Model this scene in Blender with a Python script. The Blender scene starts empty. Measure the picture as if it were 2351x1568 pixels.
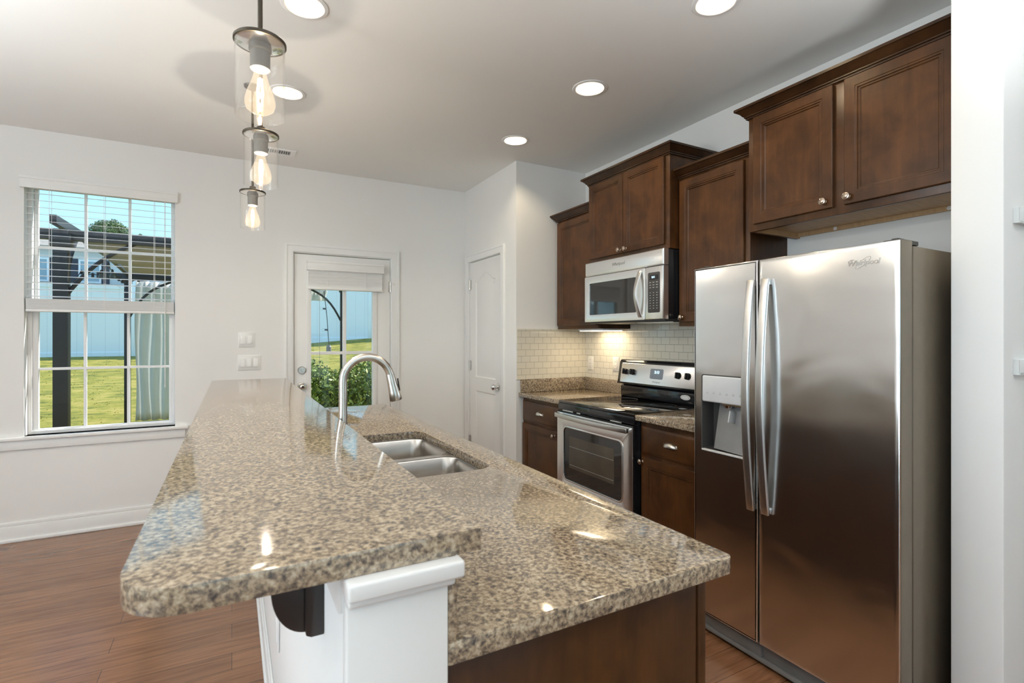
import bpy, bmesh, math, random
from mathutils import Vector, Matrix, geometry
random.seed(7)
sc = bpy.context.scene
COL = sc.collection
PI = math.pi

# ------------------------------------------------------------------ camera
cam = bpy.data.cameras.new('camera')
cam.sensor_width = 36.0
cam.lens = 1176.5 / 2351 * 36
cam.shift_y = -10 / 2351
cam.clip_start = 0.02
cam.clip_end = 300
cam.dof.use_dof = True
cam.dof.focus_distance = 2.4
cam.dof.aperture_fstop = 6.3
co = bpy.data.objects.new('camera', cam)
COL.objects.link(co)
co.location = (0, 0, 1.3504)
co.rotation_euler = (PI / 2, 0, -0.5004)
sc.camera = co

# ------------------------------------------------------------------ view, world, sun, added fill light
sc.view_settings.view_transform = 'Standard'
sc.view_settings.look = 'None'
sc.view_settings.gamma = 1.0
sc.view_settings.use_curve_mapping = False
sc.view_settings.exposure = 0.15
sc.cycles.use_denoising = True
sc.cycles.max_bounces = 14
sc.cycles.diffuse_bounces = 6
sc.cycles.glossy_bounces = 5
sc.cycles.transparent_max_bounces = 24
sc.cycles.sample_clamp_indirect = 6.0
sc.cycles.caustics_reflective = False
sc.cycles.caustics_refractive = False

w = bpy.data.worlds.new('sky')
sc.world = w
w.use_nodes = True
nt = w.node_tree
nt.nodes.clear()
tc = nt.nodes.new('ShaderNodeTexCoord')
sep = nt.nodes.new('ShaderNodeSeparateXYZ')
rmp = nt.nodes.new('ShaderNodeValToRGB')
bg = nt.nodes.new('ShaderNodeBackground')
wo = nt.nodes.new('ShaderNodeOutputWorld')
nt.links.new(tc.outputs['Generated'], sep.inputs[0])
nt.links.new(sep.outputs['Z'], rmp.inputs[0])
nt.links.new(rmp.outputs[0], bg.inputs[0])
nt.links.new(bg.outputs[0], wo.inputs[0])
e = rmp.color_ramp.elements
e[0].position = 0.02
e[0].color = (0.44, 0.71, 0.80, 1)
e[1].position = 0.8
e[1].color = (0.26, 0.54, 1.0, 1)
m_ = rmp.color_ramp.elements.new(0.28)
m_.color = (0.34, 0.62, 0.82, 1)
bg.inputs[1].default_value = 1.5


def lamp(name, kind, loc, energy, color, rot=(0, 0, 0), **kw):
    l = bpy.data.lights.new(name, kind)
    l.energy = energy
    l.color = color
    for k, v in kw.items():
        setattr(l, k, v)
    o = bpy.data.objects.new(name, l)
    COL.objects.link(o)
    o.location = loc
    o.rotation_euler = rot
    return o


SUN = Vector((0.78, 0.20, 0.76)).normalized()
so = lamp('sun', 'SUN', (6, 4, 9), 7.5, (1.0, 0.95, 0.86), angle=0.009)
so.rotation_euler = SUN.to_track_quat('Z', 'Y').to_euler()
# added fill lamps outside invented window openings, standing in for daylight
lamp('daylight_dining_window', 'AREA', (-3.95, 0.75, 1.45), 100, (0.80, 0.91, 1.0), (0, -PI / 2 - .25, 0),
     shape='RECTANGLE', size=1.8, size_y=2.1)
lamp('daylight_living_window', 'AREA', (-3.95, -1.6, 1.40), 45, (0.80, 0.91, 1.0), (0, -PI / 2 - .25, 0),
     shape='RECTANGLE', size=2.1, size_y=2.4)
lamp('daylight_glass_door', 'AREA', (0.6, -4.75, 1.30), 12, (0.84, 0.93, 1.0), (PI / 2 + .2, 0, 0),
     shape='RECTANGLE', size=3.2, size_y=2.2)
# added fill light shining up at the ceiling from three invented, unseen stands
FILL_LAMPS = [((-2.0, 1.7, 1.40), 70, 2.5), ((-1.0, -1.6, 1.40), 24, 2.2), ((1.25, -0.40, 1.40), 54, 2.25)]
for p_, w_, a_ in FILL_LAMPS:
    lamp('floor_lamp_light', 'AREA', p_, w_, (0.92, 0.97, 1.0), (PI, 0, 0), shape='DISK', size=.40, spread=a_)

# ------------------------------------------------------------------ materials
MATS = {}


def new_mat(name):
    m = bpy.data.materials.new(name)
    m.use_nodes = True
    n = m.node_tree.nodes
    b = n['Principled BSDF']
    return m, n, m.node_tree.links, b


def coords(n, l, scale=(1, 1, 1), kind='Object', rot=(0, 0, 0)):
    t = n.new('ShaderNodeTexCoord')
    mp = n.new('ShaderNodeMapping')
    mp.inputs['Scale'].default_value = scale
    mp.inputs['Rotation'].default_value = rot
    l.new(t.outputs[kind], mp.inputs[0])
    return mp.outputs[0]


def noise(n, l, vec, scale, detail=3, rough=0.55, dist=0.0):
    t = n.new('ShaderNodeTexNoise')
    t.inputs['Scale'].default_value = scale
    t.inputs['Detail'].default_value = detail
    t.inputs['Roughness'].default_value = rough
    t.inputs['Distortion'].default_value = dist
    l.new(vec, t.inputs['Vector'])
    return t.outputs[0]


def ramp(n, l, fac, stops, interp='LINEAR'):
    r = n.new('ShaderNodeValToRGB')
    r.color_ramp.interpolation = interp
    el = r.color_ramp.elements
    while len(el) < len(stops):
        el.new(0.5)
    for x, (p, c) in zip(el, stops):
        x.position = p
        x.color = (*c, 1)
    l.new(fac, r.inputs[0])
    return r.outputs[0]


def bump(n, l, b, h, strength, dist=0.01):
    bp = n.new('ShaderNodeBump')
    bp.inputs['Strength'].default_value = strength
    bp.inputs['Distance'].default_value = dist
    l.new(h, bp.inputs['Height'])
    l.new(bp.outputs[0], b.inputs['Normal'])


def plain(name, col, rough=0.5, metal=0.0, var=0.06, scale=8.0, coat=0.0, spec=0.5, nscale=(1, 1, 1), bmp=0.0, kind='Object'):
    m, n, l, b = new_mat(name)
    v = coords(n, l, nscale, kind)
    f = noise(n, l, v, scale)
    lo = tuple(max(0, c * (1 - var)) for c in col)
    hi = tuple(min(1, c * (1 + var)) for c in col)
    l.new(ramp(n, l, f, [(0.3, lo), (0.7, hi)]), b.inputs['Base Color'])
    b.inputs['Roughness'].default_value = rough
    b.inputs['Metallic'].default_value = metal
    b.inputs['Specular IOR Level'].default_value = spec
    b.inputs['Coat Weight'].default_value = coat
    b.inputs['Coat Roughness'].default_value = 0.08
    if bmp:
        bump(n, l, b, noise(n, l, v, scale * 6, 2), bmp, 0.002)
    MATS[name] = m
    return m


def glassy(name, tint=(1, 1, 1), refl=1.0, rough=0.0, glow=None):
    m, n, l, b = new_mat(name)
    n.remove(b)
    out = n['Material Output']
    tr = n.new('ShaderNodeBsdfTransparent')
    tr.inputs[0].default_value = (*tint, 1)
    gl = n.new('ShaderNodeBsdfGlossy')
    gl.inputs['Roughness'].default_value = rough
    lw_ = n.new('ShaderNodeLayerWeight')
    lw_.inputs[0].default_value = 0.5
    pw = n.new('ShaderNodeMath')
    pw.operation = 'POWER'
    pw.inputs[1].default_value = 4.5
    l.new(lw_.outputs['Facing'], pw.inputs[0])
    ad0 = n.new('ShaderNodeMath')
    ad0.operation = 'MULTIPLY_ADD'
    ad0.inputs[1].default_value = 0.75
    ad0.inputs[2].default_value = 0.035
    l.new(pw.outputs[0], ad0.inputs[0])
    mu = n.new('ShaderNodeMath')
    mu.operation = 'MULTIPLY'
    mu.inputs[1].default_value = refl
    l.new(ad0.outputs[0], mu.inputs[0])
    mx = n.new('ShaderNodeMixShader')
    l.new(mu.outputs[0], mx.inputs[0])
    l.new(tr.outputs[0], mx.inputs[1])
    l.new(gl.outputs[0], mx.inputs[2])
    last = mx
    if glow:
        em = n.new('ShaderNodeEmission')
        em.inputs[0].default_value = (*glow[0], 1)
        em.inputs[1].default_value = glow[1]
        ad = n.new('ShaderNodeAddShader')
        l.new(mx.outputs[0], ad.inputs[0])
        l.new(em.outputs[0], ad.inputs[1])
        last = ad
    l.new(last.outputs[0], out.inputs[0])
    MATS[name] = m
    return m


def emit(name, col, s):
    m, n, l, b = new_mat(name)
    b.inputs['Base Color'].default_value = (*col, 1)
    b.inputs['Emission Color'].default_value = (*col, 1)
    b.inputs['Emission Strength'].default_value = s
    MATS[name] = m
    return m


wall_m = plain('wall_paint', (0.82, 0.81, 0.79), 0.75, var=0.012, scale=1.5, bmp=0.03, spec=0.3)
ceil_m = plain('ceiling_paint', (0.85, 0.85, 0.835), 0.9, var=0.012, scale=1.2, bmp=0.05, spec=0.2)
trim_m = plain('trim_paint', (0.83, 0.825, 0.81), 0.38, var=0.01, scale=3)
door_m = plain('door_paint', (0.82, 0.81, 0.79), 0.45, var=0.01, scale=3)
vinyl_m = plain('window_vinyl', (0.86, 0.86, 0.86), 0.35, var=0.01, scale=5)
blind_m = plain('blind_slat', (0.84, 0.83, 0.81), 0.45, var=0.03, scale=6, nscale=(1, 8, 8))
plate_m = plain('switch_plastic', (0.86, 0.855, 0.84), 0.35, var=0.01, scale=9)
almond_m = plain('outlet_plastic', (0.80, 0.76, 0.69), 0.35, var=0.01, scale=9)
nickel_m = plain('satin_nickel', (0.62, 0.58, 0.53), 0.28, 1.0, var=0.05, scale=30)
knob_m = plain('aged_nickel', (0.50, 0.41, 0.34), 0.24, 1.0, var=0.08, scale=30)  # warm reflections put into the nickel's base colour
chrome_m = plain('polished_chrome', (0.78, 0.77, 0.76), 0.10, 1.0, var=0.03, scale=10)
bronze_m = plain('pendant_metal', (0.075, 0.064, 0.05), 0.42, 1.0, var=0.08, scale=20)
socket_m = plain('socket_grey', (0.15, 0.14, 0.125), 0.5, 0.3, var=0.05, scale=20)
black_m = plain('black_plastic', (0.012, 0.012, 0.012), 0.35, var=0.2, scale=20)
blackgl_m = plain('black_enamel', (0.012, 0.013, 0.015), 0.10, var=0.15, scale=12, spec=0.6)
ceran_m = plain('ceramic_glass', (0.012, 0.011, 0.010), 0.045, var=0.2, scale=40, spec=0.9)
grey_m = plain('grey_plastic', (0.20, 0.195, 0.19), 0.45, var=0.06, scale=14)
dgrey_m = plain('dark_grey_plastic', (0.045, 0.043, 0.041), 0.45, var=0.06, scale=14)
lgrey_m = plain('light_grey_plastic', (0.60, 0.60, 0.60), 0.4, var=0.03, scale=14)
maple_m = plain('maple_underside', (0.55, 0.36, 0.19), 0.5, var=0.12, scale=5, nscale=(2, 14, 2))
white_m = plain('white_paint', (0.85, 0.85, 0.85), 0.4, var=0.01, scale=6)
ledge_m = plain('ledge_edge', (0.60, 0.61, 0.60), 0.5, var=0.02, scale=9)
cork_m = plain('corbel_espresso', (0.016, 0.012, 0.011), 0.4, var=0.2, scale=12, coat=0.2)
pgl_m = plain('pergola_metal', (0.012, 0.012, 0.013), 0.5, var=0.2, scale=6)
canvas_m = plain('canopy_canvas', (0.46, 0.41, 0.38), 0.9, var=0.10, scale=3, nscale=(1, 6, 1))
curt_m = plain('curtain_cloth', (0.82, 0.82, 0.80), 0.9, var=0.03, scale=5)
for _m, _c, _k in ((curt_m, (0.82, 0.82, 0.80, 1), 0.5), (canvas_m, (0.40, 0.33, 0.27, 1), 0.35)):
    _n, _l = _m.node_tree.nodes, _m.node_tree.links
    _t = _n.new('ShaderNodeBsdfTranslucent')
    _t.inputs[0].default_value = _c
    _x = _n.new('ShaderNodeMixShader')
    _x.inputs[0].default_value = _k
    _l.new(_n['Principled BSDF'].outputs[0], _x.inputs[1])
    _l.new(_t.outputs[0], _x.inputs[2])
    _l.new(_x.outputs[0], _n['Material Output'].inputs[0])
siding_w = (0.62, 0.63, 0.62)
fence_m = plain('vinyl_fence', (0.84, 0.86, 0.88), 0.5, var=0.02, scale=2)
roof_m = plain('roof_shingle', (0.34, 0.29, 0.24), 0.9, var=0.18, scale=4, nscale=(1, 1, 6))
shut_m = plain('shutter_navy', (0.02, 0.025, 0.045), 0.5, var=0.1, scale=6)
conc_m = plain('patio_concrete', (0.42, 0.40, 0.37), 0.85, var=0.08, scale=3, bmp=0.1)
bark_m = plain('bark', (0.10, 0.07, 0.05), 0.9, var=0.3, scale=10, bmp=0.3)
wpane_m = plain('house_window_glass', (0.30, 0.40, 0.46), 0.1, var=0.1, scale=2)
glass_m = glassy('window_glass', (0.97, 0.985, 0.985), 0.55)
shade_m = glassy('pendant_glass', (0.985, 0.98, 0.97), 0.9, glow=((1.0, 0.88, 0.75), 0.02))  # faint emission in the glass stands in for the bulb's haze
bulbgl_m = glassy('bulb_glass', (0.98, 0.95, 0.88), 0.8, glow=((1.0, 0.80, 0.58), 0.22))
gbulb_m = glassy('string_bulb_glass', (0.99, 1.0, 1.0), 1.0)
fil_m = emit('filament', (1.0, 0.70, 0.40), 22.0)
can_m = emit('can_bulb', (1.0, 0.95, 0.86), 3.0)
refl_m = plain('can_reflector', (0.92, 0.86, 0.70), 0.35, var=0.02, scale=8)
led_m = emit('display_led', (0.55, 0.85, 1.0), 2.2)
strip_m = emit('strip_diffuser', (1.0, 0.84, 0.60), 6.0)
print_m = plain('grey_print', (0.33, 0.33, 0.33), 0.5, var=0.02)
wprint_m = plain('pale_print', (0.55, 0.54, 0.52), 0.5, var=0.02)
logo_m = plain('logo_metal', (0.36, 0.35, 0.33), 0.3, 0.8, var=0.05)
redtag_m = plain('label_white', (0.85, 0.85, 0.84), 0.4, var=0.02)


def granite():
    m, n, l, b = new_mat('granite')
    v = coords(n, l)
    f1 = noise(n, l, v, 118, 5, 0.62, 0.25)
    c1 = ramp(n, l, f1, [(0.32, (0.060, 0.054, 0.048)), (0.43, (0.190, 0.148, 0.110)),
                         (0.53, (0.36, 0.278, 0.186)), (0.66, (0.54, 0.460, 0.345))])
    f2 = noise(n, l, v, 17, 2, 0.5)
    vo = n.new('ShaderNodeTexVoronoi')
    vo.inputs['Scale'].default_value = 130
    l.new(v, vo.inputs['Vector'])
    sp = ramp(n, l, vo.outputs['Color'], [(0.16, (1, 1, 1)), (0.24, (0, 0, 0))])
    mk = n.new('ShaderNodeMath')
    mk.operation = 'MULTIPLY'
    mk.inputs[1].default_value = 0.5
    l.new(sp, mk.inputs[0])
    mx = n.new('ShaderNodeMixRGB')
    l.new(mk.outputs[0], mx.inputs[0])
    l.new(c1, mx.inputs[1])
    mx.inputs[2].default_value = (0.028, 0.030, 0.032, 1)
    hs = n.new('ShaderNodeMixRGB')
    hs.blend_type = 'MULTIPLY'
    hs.inputs[0].default_value = 0.6
    l.new(mx.outputs[0], hs.inputs[1])
    l.new(ramp(n, l, f2, [(0.35, (0.78, 0.76, 0.76)), (0.65, (1.0, 1.0, 1.0))]), hs.inputs[2])
    l.new(hs.outputs[0], b.inputs['Base Color'])
    b.inputs['Roughness'].default_value = 0.07
    b.inputs['Specular IOR Level'].default_value = 0.8
    return m


granite_m = granite()


def floor_wood():
    m, n, l, b = new_mat('plank_floor')
    t = n.new('ShaderNodeTexCoord')
    br = n.new('ShaderNodeTexBrick')
    br.offset = 0.37
    br.inputs['Scale'].default_value = 1.0
    br.inputs['Brick Width'].default_value = 1.25
    br.inputs['Row Height'].default_value = 0.125
    br.inputs['Mortar Size'].default_value = 0.0012
    br.inputs['Mortar Smooth'].default_value = 0.3
    br.inputs['Color1'].default_value = (0.240, 0.112, 0.054, 1)
    br.inputs['Color2'].default_value = (0.185, 0.084, 0.040, 1)
    br.inputs['Mortar'].default_value = (0.06, 0.025, 0.012, 1)
    l.new(t.outputs['Object'], br.inputs['Vector'])
    mp = n.new('ShaderNodeMapping')
    mp.inputs['Scale'].default_value = (1.6, 22, 1)
    l.new(t.outputs['Object'], mp.inputs[0])
    f = noise(n, l, mp.outputs[0], 2.2, 5, 0.6, 0.8)
    mx = n.new('ShaderNodeMixRGB')
    mx.blend_type = 'MULTIPLY'
    mx.inputs[0].default_value = 0.85
    l.new(br.outputs[0], mx.inputs[1])
    l.new(ramp(n, l, f, [(0.3, (0.62, 0.56, 0.52)), (0.6, (1.12, 1.12, 1.12))]), mx.inputs[2])
    l.new(mx.outputs[0], b.inputs['Base Color'])
    b.inputs['Roughness'].default_value = 0.24
    b.inputs['Specular IOR Level'].default_value = 0.7
    bump(n, l, b, f, 0.05, 0.003)
    return m


floor_m = floor_wood()


def cab_wood(name='espresso_wood', k=1.0):
    m, n, l, b = new_mat(name)
    v = coords(n, l, (14, 14, 1.3))
    f = noise(n, l, v, 2.6, 5, 0.6, 0.6)
    v2 = coords(n, l, (1, 1, 1))
    f2 = noise(n, l, v2, 6.5, 4, 0.55, 0.5)
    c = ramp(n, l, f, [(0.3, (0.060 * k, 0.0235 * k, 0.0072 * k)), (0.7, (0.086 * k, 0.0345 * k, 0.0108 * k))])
    mx = n.new('ShaderNodeMixRGB')
    mx.blend_type = 'MULTIPLY'
    mx.inputs[0].default_value = 0.75
    l.new(c, mx.inputs[1])
    l.new(ramp(n, l, f2, [(0.34, (0.46, 0.43, 0.42)), (0.64, (1.25, 1.25, 1.25))]), mx.inputs[2])
    l.new(mx.outputs[0], b.inputs['Base Color'])
    b.inputs['Roughness'].default_value = 0.31
    b.inputs['Specular IOR Level'].default_value = 0.30
    b.inputs['Coat Weight'].default_value = 0.04
    b.inputs['Coat Roughness'].default_value = 0.28
    return m


wood_m = cab_wood()
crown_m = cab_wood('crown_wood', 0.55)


def steel(name, base=(0.60, 0.60, 0.60), rough=0.27, wave=0.0, grain=(1, 1, 160)):
    m, n, l, b = new_mat(name)
    v = coords(n, l, grain)
    f = noise(n, l, v, 3.0, 3, 0.6)
    l.new(ramp(n, l, f, [(0.3, tuple(c * 0.985 for c in base)), (0.7, tuple(c * 1.015 for c in base))]), b.inputs['Base Color'])
    b.inputs['Metallic'].default_value = 1.0
    mr = n.new('ShaderNodeMapRange')
    mr.inputs[3].default_value = rough - 0.008
    mr.inputs[4].default_value = rough + 0.008
    l.new(f, mr.inputs[0])
    l.new(mr.outputs[0], b.inputs['Roughness'])
    if wave:
        v2 = coords(n, l, (1, 2.2, 3.4))
        bump(n, l, b, noise(n, l, v2, 1.7, 1, 0.4, 0.3), wave, 0.02)
    return m


steel_m = steel('brushed_steel', (0.80, 0.81, 0.815), 0.19, wave=0.22)
steel2_m = steel('range_steel', (0.90, 0.90, 0.895), 0.27, grain=(1, 1, 140))
sink_m = steel('sink_steel', (0.52, 0.49, 0.455), 0.27, grain=(1, 120, 1))
handle_m = steel('handle_steel', (0.70, 0.69, 0.675), 0.30)
body_m = plain('fridge_side_grey', (0.17, 0.138, 0.10), 0.30, 0.3, var=0.04, scale=30)


def tile(name, axis):
    m, n, l, b = new_mat(name)
    t = n.new('ShaderNodeTexCoord')
    s = n.new('ShaderNodeSeparateXYZ')
    cb = n.new('ShaderNodeCombineXYZ')
    l.new(t.outputs['Object'], s.inputs[0])
    l.new(s.outputs[axis], cb.inputs[0])
    l.new(s.outputs['Z'], cb.inputs[1])
    br = n.new('ShaderNodeTexBrick')
    br.offset = 0.5
    br.inputs['Scale'].default_value = 1.0
    br.inputs['Brick Width'].default_value = 0.0795
    br.inputs['Row Height'].default_value = 0.0500
    br.inputs['Mortar Size'].default_value = 0.0015
    br.inputs['Mortar Smooth'].default_value = 0.2
    br.inputs['Color1'].default_value = (0.70, 0.655, 0.55, 1)
    br.inputs['Color2'].default_value = (0.67, 0.63, 0.53, 1)
    br.inputs['Mortar'].default_value = (0.33, 0.30, 0.245, 1)
    l.new(cb.outputs[0], br.inputs['Vector'])
    l.new(br.outputs[0], b.inputs['Base Color'])
    mr = n.new('ShaderNodeMapRange')
    mr.inputs[3].default_value = 0.08
    mr.inputs[4].default_value = 0.6
    l.new(br.outputs['Fac'], mr.inputs[0])
    l.new(mr.outputs[0], b.inputs['Roughness'])
    inv = n.new('ShaderNodeMath')
    inv.operation = 'SUBTRACT'
    inv.inputs[0].default_value = 1.0
    l.new(br.outputs['Fac'], inv.inputs[1])
    bump(n, l, b, inv.outputs[0], 0.5, 0.002)
    return m


tile_y = tile('tile_right', 'Y')
tile_x = tile('tile_side', 'X')


def stripes(name, c1, c2, axis, period, frac=0.12, rough=0.6):
    m, n, l, b = new_mat(name)
    t = n.new('ShaderNodeTexCoord')
    s = n.new('ShaderNodeSeparateXYZ')
    l.new(t.outputs['Object'], s.inputs[0])
    d = n.new('ShaderNodeMath')
    d.operation = 'MULTIPLY'
    d.inputs[1].default_value = 1 / period
    l.new(s.outputs[axis], d.inputs[0])
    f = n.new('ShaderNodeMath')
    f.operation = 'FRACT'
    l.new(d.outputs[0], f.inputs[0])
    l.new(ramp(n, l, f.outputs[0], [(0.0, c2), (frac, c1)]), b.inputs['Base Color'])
    b.inputs['Roughness'].default_value = rough
    return m


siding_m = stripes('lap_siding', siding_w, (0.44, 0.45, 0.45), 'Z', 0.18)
board_m = stripes('fence_boards', (0.84, 0.86, 0.88), (0.66, 0.69, 0.72), 'X', 0.28, 0.06)


def leafy(name, c1, c2, c3):
    m, n, l, b = new_mat(name)
    oi = n.new('ShaderNodeNewGeometry')
    l.new(ramp(n, l, oi.outputs['Random Per Island'], [(0.0, c1), (0.6, c2), (1.0, c3)]), b.inputs['Base Color'])
    b.inputs['Roughness'].default_value = 0.45
    b.inputs['Subsurface Weight'].default_value = 0.0
    return m


leaf_m = leafy('shrub_leaf', (0.06, 0.11, 0.015), (0.17, 0.25, 0.04), (0.34, 0.40, 0.09))
tree_m = leafy('tree_leaf', (0.05, 0.10, 0.02), (0.11, 0.18, 0.045), (0.22, 0.28, 0.09))


def grass():
    m, n, l, b = new_mat('lawn_grass')
    v = coords(n, l, (1, 2.4, 1))
    f = noise(n, l, v, 2.6, 6, 0.7)
    l.new(ramp(n, l, f, [(0.36, (0.11, 0.12, 0.010)), (0.5, (0.25, 0.22, 0.022)), (0.62, (0.36, 0.28, 0.06))]), b.inputs['Base Color'])
    b.inputs['Roughness'].default_value = 0.9
    bump(n, l, b, noise(n, l, v, 16, 4, 0.7), 0.5, 0.03)
    return m


grass_m = grass()

# ------------------------------------------------------------------ mesh helpers
ORG = {}


class MB:
    def __init__(s):
        s.v, s.f = [], []

    def add(s, vs, fs):
        o = len(s.v)
        s.v += [tuple(x) for x in vs]
        s.f += [tuple(i + o for i in f) for f in fs]
        return s

    def box(s, x0, x1, y0, y1, z0, z1):
        x0, x1 = sorted((x0, x1))
        y0, y1 = sorted((y0, y1))
        z0, z1 = sorted((z0, z1))
        return s.add([(x0, y0, z0), (x1, y0, z0), (x1, y1, z0), (x0, y1, z0),
                      (x0, y0, z1), (x1, y0, z1), (x1, y1, z1), (x0, y1, z1)],
                     [(0, 3, 2, 1), (4, 5, 6, 7), (0, 1, 5, 4), (1, 2, 6, 5), (2, 3, 7, 6), (3, 0, 4, 7)])

    def beam(s, p, q, w, h, up=(0, 0, 1)):
        p, q = Vector(p), Vector(q)
        d = (q - p).normalized()
        a = d.cross(Vector(up)).normalized() * w / 2
        c = a.cross(d).normalized() * h / 2
        return s.add([p - a - c, p + a - c, p + a + c, p - a + c, q - a - c, q + a - c, q + a + c, q - a + c],
                     [(0, 3, 2, 1), (4, 5, 6, 7), (0, 1, 5, 4), (1, 2, 6, 5), (2, 3, 7, 6), (3, 0, 4, 7)])

    def loft(s, rings, cap0=True, cap1=True, close=True):
        n = len(rings[0])
        vs = [p for r in rings for p in r]
        fs = []
        for i in range(len(rings) - 1):
            for j in range(n if close else n - 1):
                k = (j + 1) % n
                fs.append((i * n + j, i * n + k, (i + 1) * n + k, (i + 1) * n + j))
        if cap0:
            fs.append(tuple(range(n))[::-1])
        if cap1:
            fs.append(tuple((len(rings) - 1) * n + j for j in range(n)))
        return s.add(vs, fs)

    def tube(s, pts, r, n=12, caps=True):
        pts = [Vector(p) for p in pts]
        rs = r if isinstance(r, (list, tuple)) else [r] * len(pts)
        rings = []
        up = None
        for i, p in enumerate(pts):
            d = (pts[min(i + 1, len(pts) - 1)] - pts[max(i - 1, 0)]).normalized()
            if up is None:
                up = Vector((0, 0, 1)) if abs(d.z) < 0.9 else Vector((1, 0, 0))
            a = d.cross(up).normalized()
            b = a.cross(d).normalized()
            up = b
            rings.append([p + (a * math.cos(t) + b * math.sin(t)) * rs[i] for t in [2 * PI * k / n for k in range(n)]])
        return s.loft(rings, caps, caps)

    def lathe(s, prof, c=(0, 0, 0), axis='Z', n=24, cap0=False, cap1=False):
        rings = []
        for r, h in prof:
            ring = []
            for k in range(n):
                t = 2 * PI * k / n
                a, b = r * math.cos(t), r * math.sin(t)
                if axis == 'Z':
                    q = (c[0] + a, c[1] + b, c[2] + h)
                elif axis == 'X':
                    q = (c[0] + h, c[1] + a, c[2] + b)
                else:
                    q = (c[0] + b, c[1] + h, c[2] + a)
                ring.append(q)
            rings.append(ring)
        return s.loft(rings, cap0, cap1)

    def plate(s, outer, holes, mapf, d0, d1):
        """polygon with holes, extruded from depth d0 to d1; mapf(u, v, d) gives the 3D point"""
        pts, faces = [], []
        for poly in [outer] + holes:
            faces.append(list(range(len(pts), len(pts) + len(poly))))
            pts += [Vector(p) for p in poly]
        edges = [(f[i], f[(i + 1) % len(f)]) for f in faces for i in range(len(f))]
        vo, eo, fo, *_ = geometry.delaunay_2d_cdt(pts, edges, [], 0, 1e-6)

        def inside(p, poly):
            r = False
            for i in range(len(poly)):
                a, b = poly[i], poly[i - 1]
                if (a[1] > p[1]) != (b[1] > p[1]) and p[0] < (b[0] - a[0]) * (p[1] - a[1]) / (b[1] - a[1]) + a[0]:
                    r = not r
            return r
        keep = []
        for f in fo:
            c = sum((vo[i] for i in f), Vector((0, 0))) / len(f)
            if inside(c, outer) and not any(inside(c, h) for h in holes):
                keep.append(tuple(f))
        n = len(vo)
        s.add([mapf(p[0], p[1], d0) for p in vo] + [mapf(p[0], p[1], d1) for p in vo],
              keep + [tuple(i + n for i in f[::-1]) for f in keep])
        base = len(s.v) - 2 * n
        cnt = {}
        for f in keep:
            for i in range(len(f)):
                a, b = f[i], f[(i + 1) % len(f)]
                cnt[(a, b)] = 1
        for (a, b) in cnt:
            if (b, a) not in cnt:
                s.f.append((base + b, base + a, base + a + n, base + b + n))
        return s


AX = {'-X': lambda x: (lambda u, v, d: (x + d, u, v)),
      '+X': lambda x: (lambda u, v, d: (x - d, u, v)),
      '-Y': lambda y: (lambda u, v, d: (u, y + d, v)),
      '+Z': lambda z: (lambda u, v, d: (u, v, z - d)),
      '-Z': lambda z: (lambda u, v, d: (u, v, z + d))}


def rrect(u0, u1, v0, v1, r=0.0, n=5):
    if r <= 1e-6:
        return [(u0, v0), (u1, v0), (u1, v1), (u0, v1)]
    p = []
    for cx, cy, a0 in ((u1 - r, v0 + r, -PI / 2), (u1 - r, v1 - r, 0), (u0 + r, v1 - r, PI / 2), (u0 + r, v0 + r, PI)):
        for k in range(n + 1):
            a = a0 + PI / 2 * k / n
            p.append((cx + r * math.cos(a), cy + r * math.sin(a)))
    return p


def panel(mb, face, at, u0, u1, v0, v1, prof, r=0.0, cap=True, back=True):
    """nested rectangles: prof = [(inset, depth)]; depth 0 is the front plane"""
    f = AX[face](at)
    rings = []
    for ins, d in prof:
        rr = max(r - ins, 0.0005) if r else 0
        rings.append([f(a, b, d) for a, b in rrect(u0 + ins, u1 - ins, v0 + ins, v1 - ins, rr)])
    return mb.loft(rings, back, cap)


def empty(name, loc, label=None, cat=None, group=None, kind=None):
    o = bpy.data.objects.new(name, None)
    o.empty_display_size = 0.05
    COL.objects.link(o)
    o.location = loc
    ORG[o] = Vector(loc)
    tag(o, label, cat, group, kind)
    return o


def tag(o, label=None, cat=None, group=None, kind=None):
    if label:
        o['label'] = label
    if cat:
        o['category'] = cat
    if group:
        o['group'] = group
    if kind:
        o['kind'] = kind
    return o


def obj(name, mb, mat, parent=None, bev=0.0, seg=2, smooth=35, label=None, org=None, fixn=True):
    vs = [Vector(v) for v in mb.v]
    if parent is not None:
        o_ = ORG[parent]
    elif org is not None:
        o_ = Vector(org)
    else:
        o_ = Vector(((min(v.x for v in vs) + max(v.x for v in vs)) / 2, (min(v.y for v in vs) + max(v.y for v in vs)) / 2, min(v.z for v in vs)))
    me = bpy.data.meshes.new(name)
    me.from_pydata([v - o_ for v in vs], [], mb.f)
    bm = bmesh.new()
    bm.from_mesh(me)
    if fixn:
        bmesh.ops.recalc_face_normals(bm, faces=bm.faces)
    if bev:
        ed = [x for x in bm.edges if len(x.link_faces) == 2 and x.calc_face_angle(0) > 0.6]
        bmesh.ops.bevel(bm, geom=ed, offset=bev, segments=seg, profile=0.5, affect='EDGES', clamp_overlap=True)
    bm.to_mesh(me)
    bm.free()
    if smooth:
        for p in me.polygons:
            p.use_smooth = True
        me.set_sharp_from_angle(angle=math.radians(smooth))
    me.materials.append(mat)
    o = bpy.data.objects.new(name, me)
    COL.objects.link(o)
    ORG[o] = o_
    if parent is not None:
        o.parent = parent
    else:
        o.location = o_
    if label:
        o['label'] = label
    return o


def struct(name, mb, mat, **k):
    o = obj(name, mb, mat, **k)
    if k.get('parent') is None:
        o['kind'] = 'structure'
    return o


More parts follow.
